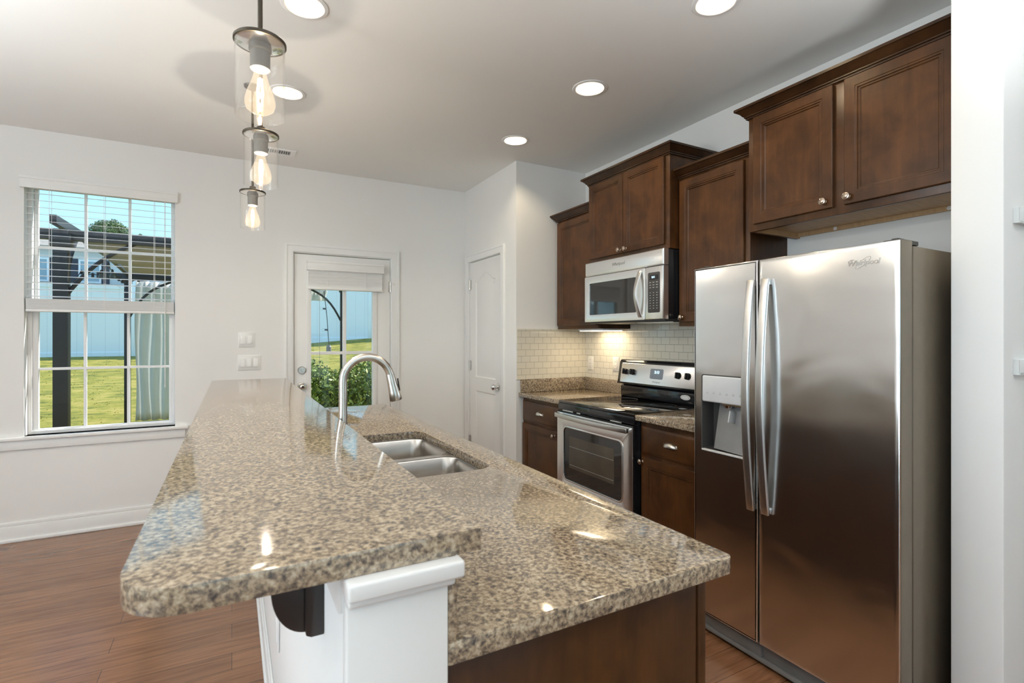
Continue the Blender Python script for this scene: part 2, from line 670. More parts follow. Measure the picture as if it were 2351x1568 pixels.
def dup(root, loc, label=None, group=None, deep=True):
    r = root.copy()
    COL.objects.link(r)
    r.location = loc
    ORG[r] = Vector(loc)
    if label:
        r['label'] = label
    if group:
        r['group'] = group

    def kids(a, b):
        for ch in list(a.children):
            c = ch.copy()
            COL.objects.link(c)
            c.parent = b
            kids(ch, c)
    kids(root, r)
    return r


def text_mb(txt, size, mapf, depth=0.0006, shear=0.0, bold=0.0):
    cu = bpy.data.curves.new('t', 'FONT')
    cu.body = txt
    cu.size = size
    cu.shear = shear
    cu.offset = bold
    cu.align_x = 'CENTER'
    cu.align_y = 'CENTER'
    cu.extrude = depth
    cu.resolution_u = 3
    to = bpy.data.objects.new('t', cu)
    COL.objects.link(to)
    dg = bpy.context.evaluated_depsgraph_get()
    me = bpy.data.meshes.new_from_object(to.evaluated_get(dg))
    mb = MB()
    mb.add([mapf(v.co.x, v.co.y, -v.co.z) for v in me.vertices], [tuple(p.vertices) for p in me.polygons])
    bpy.data.objects.remove(to)
    bpy.data.curves.remove(cu)
    bpy.data.meshes.remove(me)
    return mb


def crown(mb, path, z0, h=0.06, out=0.05, ends=True):
    """crown moulding swept along an XY path, projecting to the right-hand side of travel"""
    prof = [(0.0, 0.0), (0.010, 0.0), (0.010, 0.008), (0.016, 0.010), (0.016, 0.016), (0.022, 0.020), (0.028, 0.030),
            (0.040, 0.042), (0.044, 0.046), (0.050, 0.047), (0.050, 0.060), (0.0, 0.060)]
    pts = [Vector(p) for p in path]
    rings = []
    for i, p in enumerate(pts):
        ns = []
        if i > 0:
            d = (p - pts[i - 1]).normalized()
            ns.append(Vector((d.y, -d.x)))
        if i < len(pts) - 1:
            d = (pts[i + 1] - p).normalized()
            ns.append(Vector((d.y, -d.x)))
        nn = ns[0] if len(ns) == 1 else (ns[0] + ns[1]) / (1 + ns[0].dot(ns[1]))
        rings.append([(p.x + nn.x * a * out / 0.05, p.y + nn.y * a * out / 0.05, z0 + b * h / 0.06) for a, b in prof])
    return mb.loft(rings, True, True)


# ------------------------------------------------------------------ room shell
XR, YS, XP, YB, ZC = 2.646, 3.531, 1.969, 4.548, 2.743
XE, YE0, YE1 = 2.105, 0.663, 0.80         # short wall at the end of the refrigerator alcove
XL, YF = -3.35, -4.25

struct('floor', MB().box(XL - .2, 4.2, YF - .2, 4.72, -0.10, 0.0), floor_m, org=(0, 0, 0), smooth=0)
CANS = [(0.268, 2.305), (0.278, 3.171), (1.757, 2.306), (1.760, 3.169), (1.765, 1.462)]
CANS_ADDED = [(-1.6, 0.2), (-1.6, -2.0), (0.3, -0.9), (1.2, -2.4), (-1.9, 2.9)]  # unseen downlights added to brighten the room
holes = []
for cx, cy in CANS + CANS_ADDED:
    holes.append([(cx + 0.078 * math.cos(2 * PI * k / 28), cy + 0.078 * math.sin(2 * PI * k / 28)) for k in range(28)])
struct('ceiling', MB().plate([(XL - .2, YF - .2), (4.2, YF - .2), (4.2, 4.72), (XL - .2, 4.72)], holes, AX['-Z'](ZC), 0, 0.02), ceil_m, org=(0, 0, ZC), smooth=0)

# back wall with window and door openings
WX0, WX1, WZ0, WZ1 = -1.213, -0.370, 0.690, 2.40
DX0, DX1, DZ1 = 0.430, 1.266, 2.062
struct('wall_back', MB().plate([(XL - .2, 0), (DX0, 0), (DX0, DZ1), (DX1, DZ1), (DX1, 0), (XP + 0.12, 0), (XP + .12, ZC), (XL - .2, ZC)],
       [[(WX0, WZ0), (WX1, WZ0), (WX1, WZ1), (WX0, WZ1)]], AX['-Y'](YB), 0, 0.155), wall_m, smooth=0)
PY0, PY1, PZ1 = 3.775, 4.440, 2.062
struct('wall_pantry', MB().plate([(YS + .115, 0), (PY0, 0), (PY0, PZ1), (PY1, PZ1), (PY1, 0), (YB, 0), (YB, ZC), (YS + .115, ZC)],
       [], AX['-X'](XP), 0, 0.115), wall_m, smooth=0)
struct('wall_side', MB().box(XP, XR + .15, YS, YS + .115, 0, ZC), wall_m, smooth=0)
struct('wall_right', MB().box(XR, XR + .15, YE1, YS, 0, ZC), wall_m, smooth=0)
struct('wall_end', MB().box(XE, 4.2, YE0, YE1, 0, ZC), wall_m, bev=0.008, smooth=40)
struct('wall_hall', MB().box(4.05, 4.2, YF - .1, YE0, 0, ZC), wall_m, smooth=0)
struct('wall_left', MB().plate([(YF - .1, 0), (YB, 0), (YB, ZC), (YF - .1, ZC)],
       [[(-2.8, 0.5), (-0.4, 0.5), (-0.4, 2.4), (-2.8, 2.4)], [(-.15, 0.8), (1.65, 0.8), (1.65, 2.3), (-.15, 2.3)]],
       AX['+X'](XL), 0, 0.15), wall_m, smooth=0)
struct('wall_front', MB().plate([(XL - .1, 0), (-1.0, 0), (-1.0, 2.45), (2.2, 2.45), (2.2, 0), (4.1, 0), (4.1, ZC), (XL - .1, ZC)], [],
       lambda u, v, d: (u, YF - d, v), 0, 0.15), wall_m, smooth=0)
# pantry interior closed off behind its door
struct('wall_closet', MB().box(XP + .7, XP + .8, YS + .115, YB + .15, 0, ZC).box(XP + .115, XP + .7, YB, YB + .15, 0, ZC), wall_m, smooth=0)


def baseboard(name, mb):
    return struct(name, mb, trim_m, bev=0.004)


def bb_y(mb, x0, x1, y, t=0.015):
    return mb.box(x0, x1, y - t, y, 0, 0.105).box(x0, x1, y - t * 0.6, y, 0.105, 0.13).box(x0, x1, y - t - .012, y, 0, 0.022)


baseboard('baseboard_back', bb_y(bb_y(MB(), XL, 0.35, YB), 1.348, XP, YB))
baseboard('baseboard_pantry', MB().box(XP - .015, XP, YS - .0, 3.715, 0, 0.12))
baseboard('baseboard_left', MB().box(XL, XL + .015, YF, YB, 0, 0.12))

# ------------------------------------------------------------------ window over the dining side
win = empty('window_1', (-0.79, YB + 0.06, WZ0), kind='structure')
fy0, fy1 = YB + 0.085, YB + 0.15


def frame_mb(x0, x1, z0, z1, t, y0, y1):
    return MB().plate([(x0, z0), (x1, z0), (x1, z1), (x0, z1)], [[(x0 + t[0], z0 + t[2]), (x1 - t[1], z0 + t[2]), (x1 - t[1], z1 - t[3]), (x0 + t[0], z1 - t[3])]],
                      AX['-Y'](y0), 0, y1 - y0)


obj('frame', frame_mb(WX0, WX1, WZ0, WZ1, (.022, .022, .022, .022), YB + .07, fy1), vinyl_m, win, bev=0.003)


def sash(name, z0, z1, y, gx0, gx1, gz0, gz1):
    s_ = obj(name, frame_mb(WX0 + .022, WX1 - .022, z0, z1, (gx0 - WX0 - .022, WX1 - .022 - gx1, gz0 - z0, z1 - gz1), y, y + .03), vinyl_m, win, bev=0.004)
    obj('glass_pane', MB().box(gx0, gx1, y + .016, y + .019, gz0, gz1), glass_m, s_, smooth=0)
    mb = MB()
    cells = []
    zm = (gz0 + gz1) / 2
    for k in range(3):
        a = gx0 + (gx1 - gx0) * k / 3 + (.0085 if k else .0005)
        b = gx0 + (gx1 - gx0) * (k + 1) / 3 - (.0085 if k < 2 else .0005)
        for c_, d_ in ((gz0 + .0005, zm - .0085), (zm + .0085, gz1 - .0005)):
            cells.append([(a, c_), (b, c_), (b, d_), (a, d_)])
    mb.plate([(gx0, gz0), (gx1, gz0), (gx1, gz1), (gx0, gz1)], cells, AX['-Y'](y + .006), 0, .018)
    obj('muntin_grid', mb, vinyl_m, s_, bev=0.002)
    return s_


sash('upper_sash', 1.535, WZ1 - .022, YB + .115, -1.169, -.405, 1.575, 2.372)
ls = sash('lower_sash', WZ0 + .012, 1.575, YB + .082, -1.160, -.415, .722, 1.540)
obj('sash_lock', MB().box(-.83, -.77, YB + .072, YB + .10, 1.575, 1.59), vinyl_m, ls, bev=.003)
struct('trim_1', MB().box(-1.46, -.285, YB - .035, YB + .075, .667, WZ0), trim_m, bev=0.006, seg=3)       # window stool
struct('trim_2', MB().box(-1.43, -.305, YB - .016, YB, .605, .667), trim_m, bev=0.003)                      # apron


def add_slats(mb, x0, x1, yc, zs, tilt=0.0, wdt=0.05, th=0.0018):
    for z in zs:
        n = 4
        ring0, ring1 = [], []
        prof = []
        for k in range(n + 1):
            t = -1 + 2 * k / n
            prof.append((t * wdt / 2, 0.0012 * (1 - t * t)))
        prof2 = prof + [(a, b - th) for a, b in prof[::-1]]
        ct, st = math.cos(tilt), math.sin(tilt)
        ring0 = [(x0, yc + a * ct - b * st, z + a * st + b * ct) for a, b in prof2]
        ring1 = [(x1, yc + a * ct - b * st, z + a * st + b * ct) for a, b in prof2]
        mb.loft([ring0, ring1])
    return mb


bl = empty('window_blind', (-0.79, YB + .03, 1.51), 'white slatted blind half raised in the window, its slats open over the upper panes', 'blind')
obj('headrail', MB().box(WX0 + .006, WX1 - .006, YB + .0, YB + .055, 2.352, 2.398), blind_m, bl, bev=.002)
obj('valance', MB().box(WX0 - .018, WX1 + .018, YB - .024, YB - .010, 2.345, 2.425).box(WX0 - .018, WX0 - .006, YB - .012, YB - .001, 2.345, 2.425).box(WX1 + .006, WX1 + .018, YB - .012, YB - .001, 2.345, 2.425)
    .box(WX0 - .021, WX1 + .021, YB - .028, YB - .012, 2.405, 2.416), blind_m, bl, bev=.003)
obj('open_slats', add_slats(MB(), WX0 + .008, WX1 - .008, YB + .027, [1.628 + .0462 * k for k in range(16)], .165), blind_m, bl, smooth=50)
obj('stacked_slats', add_slats(MB(), WX0 + .008, WX1 - .008, YB + .027, [1.545 + .0046 * k for k in range(15)], 0, .05, .0034), blind_m, bl, smooth=50)
obj('bottom_rail', MB().box(WX0 + .006, WX1 - .006, YB + .003, YB + .052, 1.522, 1.541), blind_m, bl, bev=.004)
for x in (-1.085, -.79, -.50):
    for y in (YB + .001, YB + .053):
        obj('ladder_cord', MB().box(x - .0012, x + .0012, y - .0006, y + .0006, 1.53, 2.36), blind_m, bl, smooth=0)
obj('tilt_wand', MB().tube([(-.433, YB - .003, 2.35), (-.432, YB - .004, 1.75), (-.432, YB - .004, .98)], .0028, 8), blind_m, bl)

# ------------------------------------------------------------------ back door
struct('trim_3', MB().plate([(DX0 - .047, 0), (DX0 + .012, 0), (DX0 + .012, 2.052), (DX1 - .012, 2.052), (DX1 - .012, 0), (DX1 + .052, 0), (DX1 + .052, 2.112), (DX0 - .047, 2.112)], [],
       AX['-Y'](YB - .016), 0, .016).plate([(DX0 - .052, 0), (DX0 - .034, 0), (DX0 - .034, 2.100), (DX1 + .038, 2.100), (DX1 + .038, 0), (DX1 + .057, 0), (DX1 + .057, 2.118), (DX0 - .052, 2.118)], [],
       AX['-Y'](YB - .022), 0, .022), trim_m, bev=.003)
dr = empty('door_1', (0.85, YB + .03, 0.01), kind='structure')
obj('jamb', MB().plate([(DX0, 0), (DX0 + .018, 0), (DX0 + .018, 2.046), (DX1 - .018, 2.046), (DX1 - .018, 0), (DX1, 0), (DX1, DZ1), (DX0, DZ1)], [], AX['-Y'](YB), 0, .155), trim_m, dr, bev=.002)
SX0, SX1 = .4515, 1.2445
gx0, gx1, gz0, gz1 = .580, 1.092, .47, 1.93
dy = YB + .012
slab = obj('slab', MB().plate([(SX0, .012), (SX1, .012), (SX1, 2.040), (SX0, 2.040)], [[(gx0, gz0), (gx1, gz0), (gx1, gz1), (gx0, gz1)]], AX['-Y'](dy), 0, .044), door_m, dr, bev=.002)
obj('lite_frame', MB().plate(rrect(gx0 - .035, gx1 + .035, gz0 - .035, gz1 + .035, .01), [rrect(gx0, gx1, gz0, gz1)], AX['-Y'](dy - .010), 0, .012), door_m, slab, bev=.004)
obj('glass_pane', MB().box(gx0, gx1, dy + .020, dy + .024, gz0, gz1), glass_m, slab, smooth=0)
obj('muntin_grid', MB().plate([(gx0, gz0), (gx1, gz0), (gx1, gz1), (gx0, gz1)],
    [[(a, c), (b, c), (b, d), (a, d)] for a, b in ((gx0 + .0005, .840), (.866, gx1 - .0005)) for c, d in ((gz0 + .0005, 1.203), (1.228, gz1 - .0005))],
    AX['-Y'](dy + .004), 0, .036), door_m, slab, bev=.002)
obj('threshold', MB().box(DX0 + .018, DX1 - .018, YB - .03, YB + .15, 0.0, .011), nickel_m, dr, bev=.003)
for z in (1.80, 1.04, .25):
    hg = MB().lathe([(.006, -.045), (.006, .045)], (SX1 + .004, YB + .004, z), 'Z', 10, True, True).lathe([(.0, .054), (.004, .05), (.0045, .045)], (SX1 + .004, YB + .004, z), 'Z', 8)
    if z > 1.5:
        hg.beam((SX1 + .004, YB + .0, z + .02), (SX1 + .035, YB - .030, z + .025), .006, .006)
    hg.box(SX1 - .012, SX1 + .018, YB + .008, YB + .012, z - .045, z + .045)
    obj('hinge', hg, nickel_m, dr, smooth=40)
kx = .508
obj('deadbolt', MB().lathe([(.0, -.018), (.026, -.018), (.031, -.012), (.032, -.002), (.032, 0)], (kx, dy, 1.077), 'Y', 28).beam((kx - .004, dy - .025, 1.077 + .016), (kx + .006, dy - .025, 1.077 - .016), .009, .016, (0, 1, 0)), nickel_m, dr, smooth=40, label='satin nickel deadbolt thumb turn')
obj('door_knob', MB().lathe([(.0, -.066), (.014, -.064), (.024, -.054), (.027, -.042), (.022, -.031), (.012, -.024), (.011, -.012), (.030, -.008), (.033, 0)], (kx, dy, .944), 'Y', 28), nickel_m, dr, smooth=50, label='satin nickel door knob')
obj('lock_button', MB().lathe([(.0, -.0675), (.007, -.067), (.008, -.064)], (kx, dy, .944), 'Y', 16), black_m, dr)

db = empty('door_blind', (0.86, dy - .02, 1.745), 'white slatted blind raised to a stack at the top of the glazed back door', 'blind')
bx0, bx1 = .556, 1.166
obj('valance', MB().box(bx0 - .012, bx1 + .012, dy - .062, dy - .048, 1.905, 1.985).box(bx0 - .012, bx0, dy - .05, dy - .011, 1.905, 1.985).box(bx1, bx1 + .012, dy - .05, dy - .011, 1.905, 1.985)
    .box(bx0 - .015, bx1 + .015, dy - .066, dy - .05, 1.966, 1.978).box(bx0 - .014, bx1 + .014, dy - .064, dy - .05, 1.908, 1.916), blind_m, db, bev=.003)
obj('headrail', MB().box(bx0 + .002, bx1 - .002, dy - .046, dy - .012, 1.90, 1.945), blind_m, db, bev=.002)
obj('stacked_slats', add_slats(MB(), bx0, bx1, dy - .034, [1.783 + .0275 * k for k in range(5)], -1.12, .048, .003), blind_m, db, smooth=50)
obj('bottom_rail', MB().box(bx0, bx1, dy - .056, dy - .012, 1.747, 1.766), blind_m, db, bev=.004)
for x in (.70, 1.02):
    obj('ladder_cord', MB().box(x - .0015, x + .0015, dy - .0585, dy - .0575, 1.75, 1.905), blind_m, db, smooth=0)
obj('lift_cord', MB().tube([(.640, dy - .05, 1.75), (.641, dy - .05, 1.3), (.642, dy - .05, .95)], .0014, 6), grey_m, db)

# ------------------------------------------------------------------ pantry door
struct('trim_4', MB().plate([(PY0 - .058, 0), (PY0 + .008, 0), (PY0 + .008, 2.052), (PY1 - .008, 2.052), (PY1 - .008, 0), (PY1 + .058, 0), (PY1 + .058, 2.115), (PY0 - .058, 2.115)], [],
       AX['-X'](XP - .016), 0, .016).plate([(PY0 - .062, 0), (PY0 - .045, 0), (PY0 - .045, 2.102), (PY1 + .045, 2.102), (PY1 + .045, 0), (PY1 + .062, 0), (PY1 + .062, 2.119), (PY0 - .062, 2.119)], [],
       AX['-X'](XP - .021), 0, .021), trim_m, bev=.003)
pd = empty('door_2', (XP + .02, 4.1, 0.01), kind='structure')
obj('jamb', MB().plate([(PY0, 0), (PY0 + .014, 0), (PY0 + .014, 2.050), (PY1 - .014, 2.050), (PY1 - .014, 0), (PY1, 0), (PY1, PZ1), (PY0, PZ1)], [], AX['-X'](XP), 0, .115), trim_m, pd, bev=.002)
px0, px1 = PY0 + .017, PY1 - .017


def arch(u0, u1, v0, v1, rise, n=14):
    p = [(u0, v0), (u1, v0)]
    for k in range(n + 1):
        t = k / n
        u = u1 + (u0 - u1) * t
        p.append((u, v1 - rise + rise * (0.5 - 0.5 * math.cos(2 * PI * t))))
    return p


ps = MB()
sl_x = XP + .006
upper = arch(px0 + .115, px1 - .115, .985, 1.93, .075)
lower = [(px0 + .115, .20), (px1 - .115, .20), (px1 - .115, .86), (px0 + .115, .86)]
ps.plate([(px0, .012), (px1, .012), (px1, 2.045), (px0, 2.045)], [upper, lower], AX['-X'](sl_x), 0, .035)


def inset_poly(poly, d):
    out = []
    n = len(poly)
    for i in range(n):
        a, b, c = Vector(poly[i - 1]), Vector(poly[i]), Vector(poly[(i + 1) % n])
        d1, d2 = (b - a).normalized(), (c - b).normalized()
        n1, n2 = Vector((-d1.y, d1.x)), Vector((-d2.y, d2.x))
        q = (n1 + n2) / (1 + n1.dot(n2))
        out.append(tuple(b + q * d))
    return out


for poly in (upper, lower):
    f = AX['-X'](sl_x)
    ps.loft([[f(u, v, dd) for u, v in (inset_poly(poly, i) if i else poly)] for i, dd in ((0, 0), (.010, .008), (.018, .008), (.045, .002))], False, True)
pslab = obj('slab', ps, door_m, pd, smooth=30)
for z in (1.84, 1.087, .384):
    obj('hinge', MB().lathe([(.0065, -.045), (.0065, .045)], (XP - .004, PY1 - .0145, z), 'Z', 10, True, True).box(XP - .002, XP + .004, PY1 - .032, PY1 - .002, z - .045, z + .045), nickel_m, pd, smooth=40)
obj('door_knob', MB().lathe([(.0, -.066), (.014, -.064), (.024, -.054), (.027, -.042), (.022, -.031), (.012, -.024), (.011, -.012), (.030, -.008), (.033, 0)], (sl_x, px0 + .065, .928), 'X', 28), chrome_m, pd, smooth=50, label='polished round door knob')

# ------------------------------------------------------------------ unseen windows added for the fill light to enter by
wf = struct('window_2', MB().plate([(-.15, .8), (1.65, .8), (1.65, 2.3), (-.15, 2.3)], [[(-.10, .85), (.73, .85), (.73, 2.25), (-.10, 2.25)], [(.77, .85), (1.6, .85), (1.6, 2.25), (.77, 2.25)]], AX['+X'](XL - .03), 0, .05), vinyl_m)
wf2 = struct('window_3', MB().plate([(-2.8, .5), (-.4, .5), (-.4, 2.4), (-2.8, 2.4)], [[(-2.75, .55), (-1.62, .55), (-1.62, 2.35), (-2.75, 2.35)], [(-1.58, .55), (-.45, .55), (-.45, 2.35), (-1.58, 2.35)]], AX['+X'](XL - .03), 0, .05), vinyl_m)
wf3 = struct('window_4', MB().plate([(-1.0, .02), (2.2, .02), (2.2, 2.45), (-1.0, 2.45)], [[(-.94, .08), (.57, .08), (.57, 2.39), (-.94, 2.39)], [(.63, .08), (2.14, .08), (2.14, 2.39), (.63, 2.39)]], lambda u, v, d: (u, YF - .03 - d, v), 0, .05), vinyl_m)

# ------------------------------------------------------------------ switches and outlets
def switch(cx, cz, n, label):
    wd = .046 * n + .025
    t = empty('light_switch', (cx, YB, cz - .0585), label, 'light switch')
    obj('plate', panel(MB(), '-Y', YB - .006, cx - wd / 2, cx + wd / 2, cz - .0585, cz + .0585, [(0, .006), (0, .002), (.003, 0)], .004), plate_m, t)
    for k in range(n):
        x = cx + (k - (n - 1) / 2) * .046
        q = MB()
        q.add([(x - .0165, YB - .006, cz - .033), (x + .0165, YB - .006, cz - .033), (x + .0165, YB - .006, cz + .033), (x - .0165, YB - .006, cz + .033),
               (x - .0155, YB - .0115, cz - .032), (x + .0155, YB - .0115, cz - .032), (x + .0155, YB - .0075, cz + .032), (x - .0155, YB - .0075, cz + .032)],
              [(0, 3, 2, 1), (4, 5, 6, 7), (0, 1, 5, 4), (1, 2, 6, 5), (2, 3, 7, 6), (3, 0, 4, 7)])
        obj('rocker', q, plate_m, t, bev=.001)
    return t


switch(.103, 1.330, 2, 'white double rocker switch plate on the back wall, the upper plate')
switch(.122, 1.149, 3, 'white triple rocker switch plate on the back wall, below the double one')

to = empty('outlet', (XR - .012, 3.445, 1.075), 'blank cream cover plate on the tiles in the corner by the pantry wall', 'wall plate')
obj('plate', panel(MB(), '-X', XR - .018, 3.408, 3.478, 1.076, 1.190, [(0, .006), (0, .002), (.003, 0)], .004), almond_m, to)
for z in (1.103, 1.133, 1.163):
    obj('screw', MB().lathe([(.0, -.001), (.003, -.001), (.0035, 0)], (XR - .018, 3.443, z), 'X', 10), grey_m, to)
to = empty('outlet', (XR - .012, 3.115, 1.08), 'cream duplex power outlet on the tiles beside the range', 'outlet')
obj('plate', panel(MB(), '-X', XR - .018, 3.085, 3.157, 1.083, 1.198, [(0, .006), (0, .002), (.003, 0)], .004), almond_m, to)
fp = obj('receptacle', panel(MB(), '-X', XR - .021, 3.104, 3.138, 1.107, 1.174, [(0, .004), (0, .001), (.001, 0)], .003), almond_m, to)
for z in (1.125, 1.157):
    for y in (3.115, 3.127):
        obj('slot', MB().box(XR - .0215, XR - .0208, y - .001, y + .001, z - .004, z + .005), dgrey_m, fp, smooth=0)
to = empty('outlet', (.128, 1.79, .36), 'white outlet plate on the island half wall under the bar overhang', 'outlet')
obj('plate', panel(MB(), '-X', .1245, 1.755, 1.825, .362, .477, [(0, .006), (0, .002), (.003, 0)], .004), plate_m, to)
obj('receptacle', panel(MB(), '-X', .1225, 1.773, 1.807, .386, .453, [(0, .002), (0, .001), (.001, 0)], .003), plate_m, to)

for i, z in enumerate((1.711, 1.231)):
    t = empty('wall_rail', (2.5, YE0 - .008, z), ('upper' if i == 0 else 'lower') + ' white rail fixed on the white end wall past the refrigerator', 'wall rail', 'white rails on the end wall')
    obj('board', MB().box(2.1745, 3.0, YE0 - .014, YE0 - .0005, z + .006, z + .048), white_m, t, bev=.001)
    obj('end_cap', MB().box(2.1705, 2.1745, YE0 - .0145, YE0 - .0005, z, z + .0485), ledge_m, t)
    obj('lower_lip', MB().box(2.1745, 3.0, YE0 - .0165, YE0 - .0005, z, z + .006), ledge_m, t)

# ------------------------------------------------------------------ ceiling: recessed lights, vent
NEARLBL = ['recessed ceiling light at the picture\'s top edge above the pendants', 'recessed ceiling light seen beside the nearest pendant\'s glass shade',
           'recessed ceiling light with a bright ring, second of three above the range aisle', 'recessed ceiling light closest to the pantry, above the aisle',
           'recessed ceiling light cut by the top edge, above the refrigerator aisle']


def can(cx, cy, label, energy):
    t = empty('recessed_light', (cx, cy, ZC), label, 'ceiling light', 'recessed ceiling lights')
    obj('trim_ring', MB().lathe([(.0745, .004), (.0755, -.003), (.080, -.006), (.094, -.004), (.097, -.0005)], (cx, cy, ZC), 'Z', 40), white_m, t)
    obj('reflector', MB().lathe([(.0755, -.002), (.072, .02), (.064, .06), (.052, .095), (.0, .097)], (cx, cy, ZC), 'Z', 40), refl_m, t)
    obj('bulb', MB().lathe([(.0, .045), (.025, .047), (.042, .058), (.047, .070), (.040, .082), (.030, .094)], (cx, cy, ZC), 'Z', 28), can_m, t)
    lamp('can_lamp', 'AREA', (cx, cy, ZC + .0435), energy, (1.0, 0.82, 0.56), shape='DISK', size=.055)
    return t


for (cx, cy), lb in zip(CANS, NEARLBL):
    can(cx, cy, lb, 4.0)
for k, (cx, cy) in enumerate(CANS_ADDED):
    can(cx, cy, ['recessed ceiling light over the dining floor', 'recessed ceiling light over the living room by the left wall',
                 'recessed ceiling light over the living room middle', 'recessed ceiling light by the rear glass door', 'recessed ceiling light near the dining window'][k], 2.2)

vt = empty('ceiling_vent', (.362, 4.205, ZC - .008), 'white ceiling air vent with dark slots behind the pendants', 'vent')
vx0, vx1, vy0, vy1 = .18, .425, 4.135, 4.275
obj('frame', MB().plate([(vx0, vy0), (vx1, vy0), (vx1, vy1), (vx0, vy1)], [[(vx0 + .025, vy0 + .03), (vx1 - .035, vy0 + .03), (vx1 - .035, vy1 - .03), (vx0 + .025, vy1 - .03)]], AX['-Z'](ZC - .007), 0, .0065), white_m, vt, bev=.002)
obj('damper', MB().box(vx0 + .02, vx1 - .03, vy0 + .025, vy1 - .025, ZC - .0014, ZC - .0005), dgrey_m, vt, smooth=0)
mb = MB()
k = vx0 + .03
while k < vx1 - .035:
    mb.add([(k, vy0 + .03, ZC - .007), (k + .007, vy0 + .03, ZC - .002), (k + .007, vy1 - .03, ZC - .002), (k, vy1 - .03, ZC - .007),
            (k + .002, vy0 + .03, ZC - .0072), (k + .009, vy0 + .03, ZC - .0022), (k + .009, vy1 - .03, ZC - .0022), (k + .002, vy1 - .03, ZC - .0072)],
           [(0, 1, 2, 3), (7, 6, 5, 4), (0, 4, 5, 1), (2, 6, 7, 3)])
    k += .0155
obj('louvers', mb, white_m, vt, smooth=0)

for (x, y, z), _w, _a in FILL_LAMPS:  # invented bowl stands around the added ceiling fill lights
    t = empty('floor_lamp', (x, y, 0), ['bowl-shaded floor lamp in the dining corner, outside the picture', 'bowl-shaded floor lamp in the living area, outside the picture', 'bowl-shaded floor lamp beside the hallway wall, outside the picture'][FILL_LAMPS.index(((x, y, z), _w, _a))], 'floor lamp', 'bowl floor lamps')
    obj('base', MB().lathe([(.0, 0), (.14, 0), (.14, .012), (.05, .025), (.0, .026)], (x, y, 0), 'Z', 32), bronze_m, t)
    obj('pole', MB().lathe([(.012, .02), (.012, z - .10)], (x, y, 0), 'Z', 12, True, True), bronze_m, t)
    obj('lamp_shade', MB().lathe([(.0, z - .11), (.06, z - .105), (.16, z - .06), (.225, z + .012), (.220, z + .012), (.155, z - .052), (.058, z - .096), (.0, z - .10)], (x, y, 0), 'Z', 40), white_m, t)

# ------------------------------------------------------------------ pendants
SB, ST = 1.953, 2.152


def pendant(x, y, label):
    t = empty('pendant_light', (x, y, SB), label, 'pendant light', 'glass pendants over the bar')
    c = (x, y, 0)
    obj('ceiling_canopy', MB().lathe([(.0, ZC - .012), (.030, ZC - .012), (.042, ZC - .008), (.045, ZC)], c, 'Z', 32), bronze_m, t)
    obj('rod', MB().lathe([(.0062, ST + .030), (.0062, ZC - .02)], c, 'Z', 14), bronze_m, t)
    obj('collar', MB().lathe([(.0, ST + .034), (.0145, ST + .034), (.016, ST + .030), (.016, ST + .008), (.0, ST + .008)], c, 'Z', 24), bronze_m, t)
    cd_ = obj('cap_disc', MB().lathe([(.0, ST + .0085), (.064, ST + .0085), (.0662, ST + .006), (.0662, ST - .001), (.0645, ST - .002), (.0622, ST - .002), (.0622, ST), (.0, ST)], c, 'Z', 48), bronze_m, t)
    obj('underside', MB().lathe([(.0620, ST - .0005), (.050, ST - .004), (.030, ST - .007), (.0, ST - .0075)], c, 'Z', 48), chrome_m, cd_, smooth=60, label='polished underside')
    s = obj('socket', MB().lathe([(.0, ST - .002), (.0275, ST - .002), (.0285, ST - .006), (.0285, ST - .020), (.0255, ST - .024), (.0250, ST - .070), (.021, ST - .073), (.0, ST - .072)], c, 'Z', 28), socket_m, t)
    b = obj('bulb', MB().lathe([(.0150, ST - .070), (.0165, ST - .084), (.0225, ST - .106), (.0320, ST - .130), (.0380, ST - .152), (.0390, ST - .166), (.0340, ST - .180), (.020, ST - .190), (.0, ST - .193)], c, 'Z', 28), bulbgl_m, t, fixn=True)
    f = MB()
    for k in range(4):
        a0 = k * PI / 2
        f.tube([(x + .0045 * math.cos(a0), y + .0045 * math.sin(a0), ST - .095), (x + .009 * math.cos(a0 + .5), y + .009 * math.sin(a0 + .5), ST - .132),
                (x + .0055 * math.cos(a0 + .9), y + .0055 * math.sin(a0 + .9), ST - .168)], .0016, 6)
    obj('filament', f, fil_m, b)
    obj('glass_shade', MB().lathe([(.0625, ST - .003), (.0625, SB + .002), (.0618, SB), (.0605, SB), (.0598, SB + .002), (.0598, ST - .003)], c, 'Z', 56), shade_m, t)
    lamp('pendant_lamp', 'POINT', (x, y, ST - .135), 7.0, (1.0, 0.91, 0.80), shadow_soft_size=.006)
    return t


pendant(.068, 1.559, 'clear glass pendant with a glowing bulb, the largest and nearest of the three')
pendant(.102, 2.270, 'middle one of three clear glass pendants over the bar')
pendant(.102, 3.190, 'smallest and farthest of three clear glass pendants, near the back wall')

# ------------------------------------------------------------------ island
PX0, PX1 = .132, .268
IY0, IY1 = .69, 3.80
hw = struct('wall_island', MB().box(PX0, PX1, IY0, IY1, 0, 1.0372), wall_m, bev=.003)
obj('end_post', MB().box(PX0 - .002, PX1 + .002, IY0 - .008, IY0 + .02, 0, 1.0), trim_m, hw, bev=.003)
